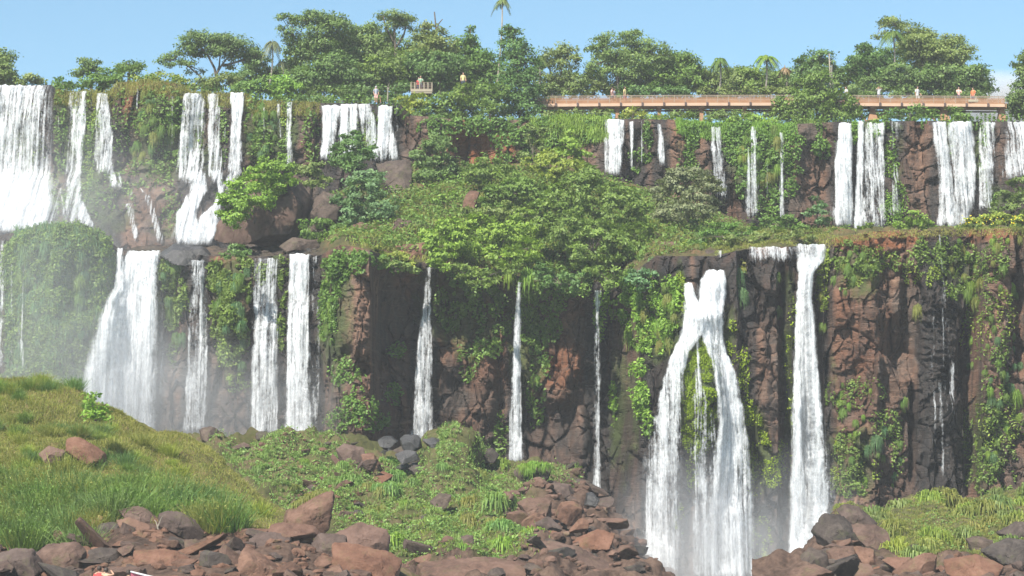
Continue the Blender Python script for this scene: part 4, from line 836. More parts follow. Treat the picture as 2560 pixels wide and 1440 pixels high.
for lb, pts, Y, m, sd in [
 ('huge brown rocky dome between the two cliff tiers at left', [(548, 608), (556, 570), (600, 530), (680, 450), (735, 452), (768, 500), (758, 560), (722, 606), (640, 614)], 168, 'brown', 91),
 ('leaning slab of brown rock right of the rocky dome', [(735, 606), (768, 540), (830, 470), (864, 462), (856, 560), (800, 590)], 168.5, 'darkrock', 92),
 ('bare brown rock spur below the bright centre fall', [(944, 400), (1005, 404), (1030, 430), (1008, 545), (976, 525), (954, 460)], 180, 'darkrock', 93),
 ('brown rock with a rounded top above the ledge grass', [(970, 602), (982, 560), (1008, 543), (1032, 568), (1030, 612), (992, 620)], 166, 'brown', 94),
 ('thin upright rock between bushes on the ledge', [(1152, 548), (1168, 482), (1200, 472), (1186, 530)], 172, 'brown', 95),
 ('low brown rock below the grey-leaved bush', [(868, 586), (905, 563), (965, 588), (950, 606), (885, 604)], 165, 'brown', 96),
 ('grassy brown crag at the lip of the shaded wall', [(985, 650), (1005, 615), (1052, 602), (1066, 640), (1052, 690), (1000, 695)], 160, 'red', 97),
 ('brown boulder among vines at the right of the shaded lip', [(1640, 640), (1668, 606), (1698, 612), (1706, 655), (1668, 672)], 157, 'brown', 98),
 ('dark boulder beside the stony weir', [(1740, 660), (1770, 628), (1800, 632), (1812, 664), (1772, 676)], 154.5, 'darkrock', 99),
 ('small dark rock at the foot of the rocky dome', [(700, 620), (730, 598), (780, 604), (790, 628), (730, 636)], 164, 'darkrock', 100),
 ('black wet rock beside the veil right of the largest fall', [(400, 640), (430, 618), (500, 622), (530, 650), (500, 668), (430, 660)], 164, 'wetrock', 101),
]: ro(lb, pts, Y, m, None, sd, 'boulder', MG)
rng = np.random.default_rng(11)
def strew(sheet, poly, n, lo, hi, mats, label, group, sink=0.3, pw=2.0, extra=0):
    X, Yp = poly_pts(poly, n, rng); P, _ = sheet.sample(X, Yp)
    for p in P: scatter_rock(p, lo + (hi - lo) * rng.random() ** pw, mats[rng.integers(len(mats))], rng, label, group, sink)
    if extra:                                      # the small stuff nobody would count
        X, Yp = poly_pts(poly, extra, rng); P, Nn = sheet.sample(X, Yp); D, F = ico(2); VV = []
        for k, p in enumerate(P):
            nr = unit(rng.normal(size=(9, 3))); r = ((np.maximum(D @ nr.T, 1e-4) / rng.uniform(.5, .9, 9)) ** 30).sum(1) ** (-1 / 30)
            VV.append(p + D * np.minimum(r, 1.3)[:, None] * lo * rng.uniform(.3, 1.0) * np.array([1.2, 1, .8]))
        o = link('stones', mesh('stones', np.concatenate(VV) - P.mean(0), np.concatenate([F + k * len(D) for k in range(len(P))]), M[mats[0]]), None, P.mean(0)); tag(o, 'small stones filling the gaps between the ' + group.replace('loose ', ''), 'stones', None, 'stuff')
strew(hill, [(-40, 1370), (200, 1380), (380, 1300), (560, 1330), (700, 1330), (900, 1390), (1010, 1470), (-40, 1480)], 60, .3, .6, ['brown', 'brown', 'brown', 'darkrock'], 'loose brown stone in the rubble of the near shore', 'loose stones on the near shore', extra=380)
strew(talus, [(1300, 1240), (1420, 1200), (1500, 1270), (1600, 1400), (1620, 1440), (1340, 1400), (1290, 1330), (1250, 1280)], 60, .34, .85, ['brown', 'brown', 'darkrock', 'brown'], 'brown stone in the jumbled rubble left of the forked fall', 'loose stones in the talus rubble', extra=520)
strew(talus, [(940, 1390), (1200, 1360), (1400, 1380), (1620, 1430), (1620, 1460), (940, 1460)], 16, .3, .6, ['brown', 'darkrock', 'red'], 'stone in the brown strip along the foot of the talus', 'loose stones at the talus foot', extra=120)
strew(talus, [(950, 1110), (1100, 1110), (1110, 1150), (1060, 1180), (950, 1190)], 14, .3, .7, ['wetrock', 'darkrock'], 'wet black stone in the cluster below the leaning fall', 'wet stones below the leaning fall')
strew(talus, [(560, 1110), (900, 1110), (1000, 1180), (900, 1330), (760, 1250), (620, 1180)], 24, .25, .7, ['brown', 'darkrock', 'red'], 'stone half buried in the green talus', 'half buried stones in the green talus', extra=160)
strew(right, [(1990, 1440), (2100, 1400), (2560, 1400), (2560, 1470), (1990, 1470)], 22, .3, .9, ['brown', 'red', 'darkrock'], 'brown stone along the foot of the right-hand bank', 'loose stones on the right-hand bank', extra=80)
strew(right, [(2030, 1455), (2075, 1390), (2130, 1350), (2150, 1380), (2120, 1450)], 14, .3, .6, ['darkrock', 'brown'], 'dark stone beside the foot of the thick white column', 'stones by the thick white column', extra=90)
strew(ledge, [(300, 612), (430, 616), (620, 622), (800, 612), (800, 636), (640, 642), (420, 634), (300, 630)], 22, .2, .6, ['darkrock', 'wetrock', 'brown'], 'dark wet stone in the stream between the two tiers of falls', 'stones in the stream between the tiers', extra=110)
strew(ledge, [(2010, 575), (2110, 568), (2120, 590), (2010, 596)], 12, .16, .35, ['red', 'tan'], 'orange stone in the bank below the right-hand falls', 'orange rubble on the right ledge', 0.4, extra=70)

# ================================================================ trees along the cliff top
T = tree
def up(x0, y0, *pts): return [(x0, y0), *pts]
T('tree', 'bushy tree cut by the left frame edge, grey on top', 'olive', 202, [[(5, 235), (5, 190), (4, 150)]], [(4, 150, 26), (-25, 165, 30), (12, 185, 24), (-20, 200, 30), (24, 200, 16)], seed=1)
T('tree', 'small dark tree with flat tiers above the left falls', 'dark', 200, [[(228, 225), (224, 190), (222, 160)]], [(222, 156, 17), (202, 181, 15), (236, 178, 14), (250, 190, 10), (215, 168, 12)], seed=2, dens=899, leaf=.118, flat=.5)
T('tree', 'small leaning tree right of the flat-tiered dark tree', 'mid', 200, [[(320, 215), (322, 190), (325, 168)]], [(326, 163, 17), (344, 178, 14), (304, 172, 14), (348, 163, 9), (336, 186, 9)], seed=3, leaf=.118, flat=.55)
T('tree', 'broad umbrella-shaped tree standing apart against the sky', 'dark', 206,
  [[(541, 228), (541, 195), (536, 170), (520, 140), (500, 115)], [(541, 185), (556, 160), (585, 125)], [(540, 190), (548, 165), (552, 120)], [(520, 222), (500, 190), (470, 165), (430, 150)], [(556, 165), (610, 150), (640, 138)]],
  [(478, 92, 18), (515, 97, 25), (555, 101, 26), (597, 112, 25), (628, 130, 19), (498, 122, 24), (545, 126, 25), (590, 134, 22), (466, 120, 18), (440, 136, 14), (416, 146, 11), (400, 154, 8), (424, 162, 9), (455, 156, 11), (484, 160, 9), (650, 142, 14), (610, 150, 12), (462, 100, 10), (500, 178, 7), (470, 180, 6), (578, 166, 8)], seed=4, dens=870, leaf=.118, flat=.55, tr=.15)
T('tree', 'rounded tree filling behind the right edge of the umbrella tree', 'dark', 212, [[(640, 225), (640, 195), (640, 160)]], [(648, 152, 18), (640, 172, 22), (610, 192, 20), (660, 190, 22), (580, 200, 14), (690, 180, 14)], seed=5)
T('tree', 'tall tiered tree with dark spreading top left of centre', 'dark', 208, [[(800, 245), (798, 180), (795, 110), (792, 60)], [(798, 150), (770, 110), (735, 95)], [(796, 120), (830, 80)]],
  [(790, 42, 26), (752, 52, 22), (722, 46, 13), (704, 44, 9), (825, 50, 24), (846, 72, 26), (732, 88, 20), (714, 106, 11), (758, 108, 22), (800, 85, 30), (740, 132, 17), (775, 130, 22), (815, 115, 25), (698, 72, 8), (855, 48, 14)], seed=6, dens=812, leaf=.118, flat=.55)
T('tree', 'broad layered mid green tree behind the bright centre falls', 'olive', 210, [[(895, 245), (893, 180), (890, 120)], [(892, 160), (930, 120)]],
  [(880, 92, 32), (912, 82, 24), (930, 110, 34), (850, 105, 26), (960, 92, 24), (900, 132, 36), (945, 138, 28), (860, 132, 24), (975, 120, 20), (930, 70, 16)], seed=7, flat=.6, leaf=.118)
T('tree', 'tall sparse tree with bare forks seen against the sky', 'olive', 209, [[(990, 245), (990, 170), (988, 110), (984, 60)], [(989, 120), (1010, 85), (1018, 55)], [(988, 110), (968, 75), (958, 45)]],
  [(984, 42, 22), (962, 42, 14), (1005, 46, 18), (1022, 52, 14), (1028, 74, 11), (950, 38, 8), (1000, 66, 12), (966, 66, 9)], seed=8, leaf=.118, flat=.6, tr=.16, dens=696)
T('tree', 'dark dense tree low behind the bright centre falls', 'dark', 203, [[(835, 250), (835, 210), (832, 170)]], [(830, 162, 32), (870, 182, 32), (795, 180, 28), (765, 200, 24), (900, 200, 30), (822, 210, 30), (780, 222, 22), (865, 222, 26), (740, 210, 16)], seed=9)
T('tree', 'yellowish tree between the dark dense one and the platform', 'mid', 204, [[(968, 248), (966, 215), (962, 180)]], [(955, 170, 28), (985, 165, 30), (1005, 150, 26), (940, 190, 24), (975, 195, 26), (925, 165, 20), (1000, 190, 20)], seed=10, bark='palebark')
T('tree', 'rugged vine-clad tree with bare twigs poking from its top', 'olive', 205, [[(1085, 240), (1082, 180), (1086, 110), (1090, 70), (1086, 30)], [(1088, 90), (1096, 60), (1106, 48)], [(1086, 110), (1070, 70), (1060, 50)]],
  [(1052, 82, 18), (1068, 66, 15), (1084, 96, 22), (1062, 112, 24), (1100, 82, 12), (1110, 115, 26), (1090, 135, 26), (1050, 140, 22)], seed=11, dens=623, tr=.12)
T('tree', 'leafy dark tree above the viewing platform', 'dark', 203, [[(1100, 245), (1100, 210), (1098, 170)]], [(1092, 165, 34), (1058, 172, 26), (1125, 160, 30), (1050, 150, 22), (1140, 180, 26), (1110, 200, 26), (1035, 165, 16)], seed=12)
T('tree', 'tree with a pointed tip left of the tall slender palm', 'mid', 206, [[(1176, 245), (1175, 180), (1176, 110), (1176, 75)]], [(1176, 74, 8), (1174, 92, 11), (1182, 108, 14), (1152, 112, 20), (1150, 140, 26), (1190, 138, 24), (1212, 150, 22), (1185, 172, 32), (1225, 175, 20), (1160, 195, 26), (1215, 205, 24)], seed=13, tr=.1)
T('tree', 'ivy-smothered column of dark leaves right of the tall palm', 'dark', 197, [[(1300, 320), (1298, 220), (1290, 130), (1276, 70)]],
  [(1274, 72, 10), (1262, 80, 9), (1290, 78, 9), (1284, 98, 16), (1262, 108, 10), (1290, 124, 22), (1318, 140, 18), (1270, 140, 16), (1332, 160, 14), (1288, 168, 30), (1320, 185, 22), (1270, 200, 22), (1300, 220, 34), (1332, 225, 18), (1285, 255, 28), (1318, 265, 26), (1270, 240, 18), (1300, 298, 22), (1262, 280, 14)], seed=14, dens=1015, leaf=.118, spread=.4)
T('tree', 'airy tree with pale forking stems right of the ivy column', 'olive', 207, [[(1380, 245), (1378, 205), (1374, 160)], [(1380, 235), (1398, 200), (1410, 150)]], [(1372, 142, 20), (1398, 128, 20), (1420, 130, 18), (1438, 145, 13), (1395, 160, 18), (1360, 155, 16), (1425, 165, 14), (1400, 195, 20), (1362, 200, 18), (1424, 200, 16), (1345, 180, 16), (1350, 215, 18)], seed=15, bark='palebark', dens=696, leaf=.118)
T('tree', 'wide tree with a domed crown left of the walkway strollers', 'olive', 207, [[(1545, 240), (1545, 190), (1540, 140)], [(1545, 200), (1515, 150), (1500, 115)], [(1545, 185), (1590, 140)]],
  [(1498, 104, 16), (1528, 102, 22), (1562, 96, 20), (1586, 88, 15), (1480, 120, 11), (1510, 134, 20), (1575, 118, 22), (1545, 138, 26), (1612, 118, 24), (1645, 128, 22), (1600, 155, 28), (1665, 140, 16), (1640, 160, 24), (1480, 168, 15), (1470, 188, 12), (1500, 190, 16), (1540, 178, 24), (1588, 190, 26)], seed=16, dens=725, leaf=.118, flat=.65)
T('tree', 'round-topped green tree behind the walkway left of the two palms', 'mid', 208, [[(1700, 245), (1700, 210), (1698, 170)]], [(1690, 148, 24), (1715, 160, 24), (1665, 178, 26), (1735, 175, 18), (1625, 200, 26), (1690, 195, 30), (1735, 205, 22), (1650, 215, 24), (1570, 215, 22)], seed=17)
T('tree', 'low grey-green tree under the first of the two palms', 'olive', 209, [[(1790, 245), (1790, 220), (1788, 200)]], [(1765, 188, 22), (1745, 180, 16), (1835, 185, 24), (1790, 205, 24), (1760, 222, 22), (1825, 220, 24), (1850, 200, 18)], seed=18)
T('tree', 'bushy tree under the second of the two palms', 'mid', 209, [[(1890, 245), (1890, 220), (1888, 200)]], [(1870, 180, 18), (1885, 212, 26), (1925, 212, 24), (1945, 190, 18), (1855, 220, 20), (1960, 215, 20)], seed=19)
T('tree', 'mid-sized tree behind the bare twin poles', 'dark', 206, [[(2040, 245), (2040, 200), (2038, 160)]], [(2028, 148, 20), (2058, 142, 15), (2008, 162, 16), (2000, 190, 22), (2038, 180, 26), (2078, 178, 18), (2072, 155, 12), (2030, 210, 24), (2085, 200, 16)], seed=20)
T('tree', 'leafy tree hugging the cliff edge in front of the walkway', 'mid', 194, [[(2040, 345), (2042, 300), (2040, 250)], [(2045, 330), (2080, 290)]],
  [(2000, 256, 32), (2045, 250, 34), (2090, 262, 32), (2040, 292, 34), (2085, 300, 26), (1972, 275, 24), (2005, 308, 24), (2126, 282, 20), (2050, 208, 26), (2012, 222, 24), (1955, 255, 14), (2118, 250, 14), (2070, 228, 20), (2055, 325, 18), (1985, 300, 18)], seed=21, dens=986, leaf=.118, spread=.5)
T('tree', 'rounded dark tree right of the bare twin poles', 'dark', 206, [[(2165, 240), (2163, 200), (2160, 155)]], [(2152, 146, 20), (2178, 142, 22), (2132, 160, 16), (2202, 148, 22), (2140, 185, 20), (2170, 175, 26), (2200, 180, 26), (2160, 112, 9), (2150, 122, 10), (2170, 118, 9)], seed=22)
T('tree', 'tallest spreading tree behind the right part of the walkway', 'olive', 210, [[(2310, 245), (2310, 180), (2300, 120), (2270, 80), (2225, 58)], [(2308, 160), (2350, 120)], [(2305, 140), (2260, 110)]],
  [(2222, 52, 14), (2205, 58, 9), (2248, 66, 17), (2278, 80, 24), (2212, 84, 9), (2192, 90, 8), (2300, 100, 30), (2338, 112, 34), (2375, 106, 28), (2300, 136, 34), (2350, 148, 38), (2398, 145, 28), (2262, 112, 20), (2415, 125, 16), (2320, 82, 14), (2240, 50, 8)], seed=23, flat=.65, leaf=.118)
T('tree', 'dense dark tree low behind the strollers at the right', 'dark', 205, [[(2340, 250), (2340, 220), (2338, 180)]], [(2250, 186, 28), (2300, 195, 30), (2350, 195, 34), (2400, 192, 34), (2432, 185, 20), (2455, 176, 12), (2448, 208, 24), (2222, 212, 24), (2185, 216, 26), (2275, 222, 22), (2330, 228, 22), (2390, 226, 22), (2466, 222, 14)], seed=24)
T('tree', 'dark tree cut by the right frame edge above the walkway end', 'dark', 196, [[(2575, 310), (2572, 250), (2565, 150)]], [(2556, 140, 14), (2546, 162, 13), (2562, 185, 20), (2556, 215, 20), (2540, 242, 20), (2560, 262, 26), (2532, 262, 12), (2590, 200, 30), (2590, 260, 34), (2545, 280, 16), (2585, 150, 22)], seed=25)
# thicket between and behind
TH = 'shrubs along the cliff top'
for k, (lb, m, Y, l) in enumerate([
 ('thin reddish bush on the very lip above the widest curtain', 'olive', 196, [(80, 196, 14), (58, 205, 12), (100, 204, 10)]),
 ('green tuft of bush between the widest curtain and the veil', 'mid', 195, [(155, 208, 14), (172, 214, 12), (142, 212, 10)]),
 ('yellowish shrub under the small dark tiered tree', 'mid', 196, [(258, 198, 20), (236, 208, 18), (282, 190, 18), (300, 196, 14), (215, 212, 14)]),
 ('low grassy shrub on the red outcrop', 'yellow', 196, [(370, 202, 14), (395, 196, 14), (430, 200, 14), (345, 206, 12), (455, 206, 12)]),
 ('shrub at the foot of the umbrella tree', 'olive', 200, [(500, 215, 16), (525, 208, 18), (560, 205, 20), (590, 208, 18), (480, 222, 12)]),
 ('bright shrub right of the foot of the umbrella tree', 'mid', 198, [(620, 218, 18), (650, 212, 18), (600, 224, 14), (640, 228, 14)]),
 ('yellow-green shrub below the small palm', 'bright', 198, [(690, 216, 22), (718, 210, 18), (700, 232, 18), (735, 225, 14), (668, 226, 14)]),
 ('dark undergrowth bush left of the standing onlooker', 'dark', 199, [(760, 240, 16), (800, 240, 16), (840, 240, 16), (730, 238, 14)]),
 ('dark undergrowth bush behind the standing onlooker', 'dark', 201, [(880, 236, 20), (915, 232, 20), (955, 236, 18), (990, 232, 18), (1010, 215, 16)]),
 ('straw-coloured shrub under the viewing platform', 'yellow', 192, [(1020, 258, 18), (1040, 250, 16), (1030, 275, 14), (1010, 268, 12), (1055, 262, 14)]),
 ('big-leaved bush sprawling below the viewing platform', 'mid', 192, [(1085, 275, 26), (1120, 262, 26), (1150, 255, 26), (1180, 275, 24), (1120, 290, 22), (1060, 290, 18), (1150, 290, 22), (1195, 250, 18)]),
 ('mid green bush left of the ivy column', 'mid', 195, [(1215, 240, 22), (1235, 262, 20), (1220, 285, 18), (1245, 225, 18), (1205, 222, 16)]),
 ('shrub at the left end of the walkway', 'olive', 203, [(1350, 235, 16), (1380, 232, 16), (1415, 228, 16), (1440, 222, 14), (1455, 205, 12)]),
 ('yellow shrub between the first and second piers', 'yellow', 190, [(1580, 278, 16), (1600, 285, 14), (1565, 286, 12)]),
 ('green shrub right of the second pier', 'mid', 191, [(1690, 288, 14), (1715, 285, 14), (1672, 292, 12)]),
 ('green shrub under the walkway left of the third pier', 'bright', 190, [(1640, 298, 12), (1620, 294, 11), (1660, 300, 12)]),
 ('shrub of long leaves at the walkway left of the first pier', 'olive', 190, [(1375, 285, 16), (1410, 282, 16), (1450, 284, 16), (1485, 284, 14), (1515, 284, 12)]),
 ('green shrub between the third and fourth piers', 'olive', 191, [(1800, 290, 16), (1835, 288, 16), (1770, 296, 12), (1870, 290, 14)]),
 ('bright shrub spilling over the lip above the ferny wall', 'bright', 187, [(1840, 312, 16), (1870, 306, 16), (1900, 304, 18), (1930, 312, 16), (1810, 318, 12)]),
 ('shrub seen through the walkway piers at the right', 'mid', 192, [(2250, 282, 18), (2290, 276, 20), (2330, 284, 16), (2220, 290, 14), (2275, 292, 14)]),
 ('shrub under the right end of the walkway', 'mid', 193, [(2395, 288, 16), (2420, 294, 12), (2385, 278, 14)]),
 ('small bush behind the middle of the walkway', 'dark', 205, [(1600, 230, 18), (1650, 232, 18), (1700, 232, 18), (1550, 232, 16)]),
 ('long thicket behind the walkway right of the palms', 'olive', 206, [(1760, 234, 16), (1810, 234, 16), (1860, 234, 16), (1910, 234, 16), (1960, 234, 16)]),
 ('leafy mass of trees behind the tall tiered tree', 'mid', 215, [(740, 140, 30), (790, 120, 32), (850, 125, 34), (910, 135, 34), (960, 140, 32), (1000, 120, 26), (780, 175, 34), (850, 180, 34), (930, 190, 34), (1000, 180, 32), (720, 185, 24)]),
 ('leafy mass of trees behind the vine-clad tree', 'olive', 215, [(1050, 125, 26), (1100, 145, 32), (1150, 155, 32), (1200, 170, 30), (1235, 190, 26), (1060, 185, 32), (1120, 195, 32), (1180, 210, 32)]),
 ('distant leafy mass behind the domed tree by the walkway', 'olive', 215, [(1510, 155, 26), (1560, 155, 28), (1620, 165, 28), (1680, 172, 28), (1735, 192, 24), (1800, 195, 22), (1860, 195, 22), (1920, 195, 22), (1975, 192, 22), (1480, 200, 24), (1420, 195, 20)]),
 ('distant leafy mass behind the tallest spreading tree', 'mid', 215, [(2030, 180, 24), (2090, 190, 22), (2150, 175, 26), (2210, 150, 26), (2270, 130, 28), (2340, 140, 34), (2400, 165, 32), (2440, 200, 24), (2260, 195, 32), (2330, 200, 36), (2390, 215, 30), (2150, 212, 28)]),
 ('leaves hiding the feet of the person right of the platform', 'mid', 191, [(1150, 226, 13), (1172, 222, 12), (1160, 238, 14), (1140, 236, 14)]),
 ('dark low growth along the stream edge behind the onlooker', 'dark', 195, [(750, 250, 12), (790, 252, 12), (830, 252, 12), (870, 252, 12), (910, 252, 12), (950, 252, 12), (990, 250, 12), (1015, 262, 12)]),
 ('dark low growth closing the gap under the big-leaved bush', 'dark', 189.5, [(1045, 296, 12), (1080, 298, 12), (1120, 300, 12), (1160, 302, 12), (1200, 302, 12), (1240, 304, 12), (1280, 304, 12), (1320, 304, 12)]),
 ('green growth seen under the walkway left of the second pier', 'mid', 204, [(1350, 272, 18), (1390, 276, 18), (1430, 276, 18), (1470, 276, 18), (1510, 276, 18), (1550, 276, 18), (1590, 272, 18), (1630, 276, 18)]),
 ('green growth seen under the walkway between the third and fourth piers', 'olive', 204, [(1670, 276, 18), (1710, 276, 18), (1750, 278, 18), (1790, 276, 18), (1830, 276, 18), (1870, 278, 18), (1910, 280, 18), (1950, 284, 18)]),
 ('green growth seen under the walkway between the two broad piers', 'mid', 204, [(2140, 282, 18), (2180, 280, 18), (2220, 276, 18), (2260, 276, 18), (2300, 276, 18), (2340, 278, 18), (2375, 280, 18), (2405, 288, 14)]),
 ('dark thicket filling behind the dark dense tree', 'dark', 207, [(750, 195, 26), (800, 205, 26), (850, 205, 26), (900, 200, 26), (950, 205, 26), (1000, 190, 26), (1030, 210, 22)]),
 ('thicket behind the vine-clad tree and platform', 'dark', 207, [(1060, 205, 26), (1100, 215, 26), (1140, 210, 26), (1180, 215, 24), (1220, 225, 22), (1040, 180, 22)]),
 ('thicket left of the walkway strollers', 'olive', 208, [(1370, 225, 22), (1420, 215, 20), (1480, 215, 22), (1520, 220, 22), (1560, 210, 24), (1600, 215, 22), (1445, 225, 18)]),
 ('thicket of small trees right of the walkway strollers', 'mid', 210, [(1640, 212, 24), (1690, 212, 24), (1740, 205, 22), (1790, 215, 22), (1850, 210, 22), (1900, 200, 22), (1950, 212, 22), (1990, 215, 20), (2090, 215, 20), (2120, 200, 18)]),
 ('dark thicket behind the strollers at the right', 'dark', 203, [(2140, 228, 18), (2190, 238, 16), (2240, 238, 16), (2290, 240, 16), (2350, 244, 16), (2410, 240, 16), (2450, 236, 12)]),
]): shrub('shrub', lb, m, Y, l, TH, seed=100 + k, dens=860, grow=.95 if Y < 195 and ('pier' in lb or 'walkway' in lb) else 1.4)

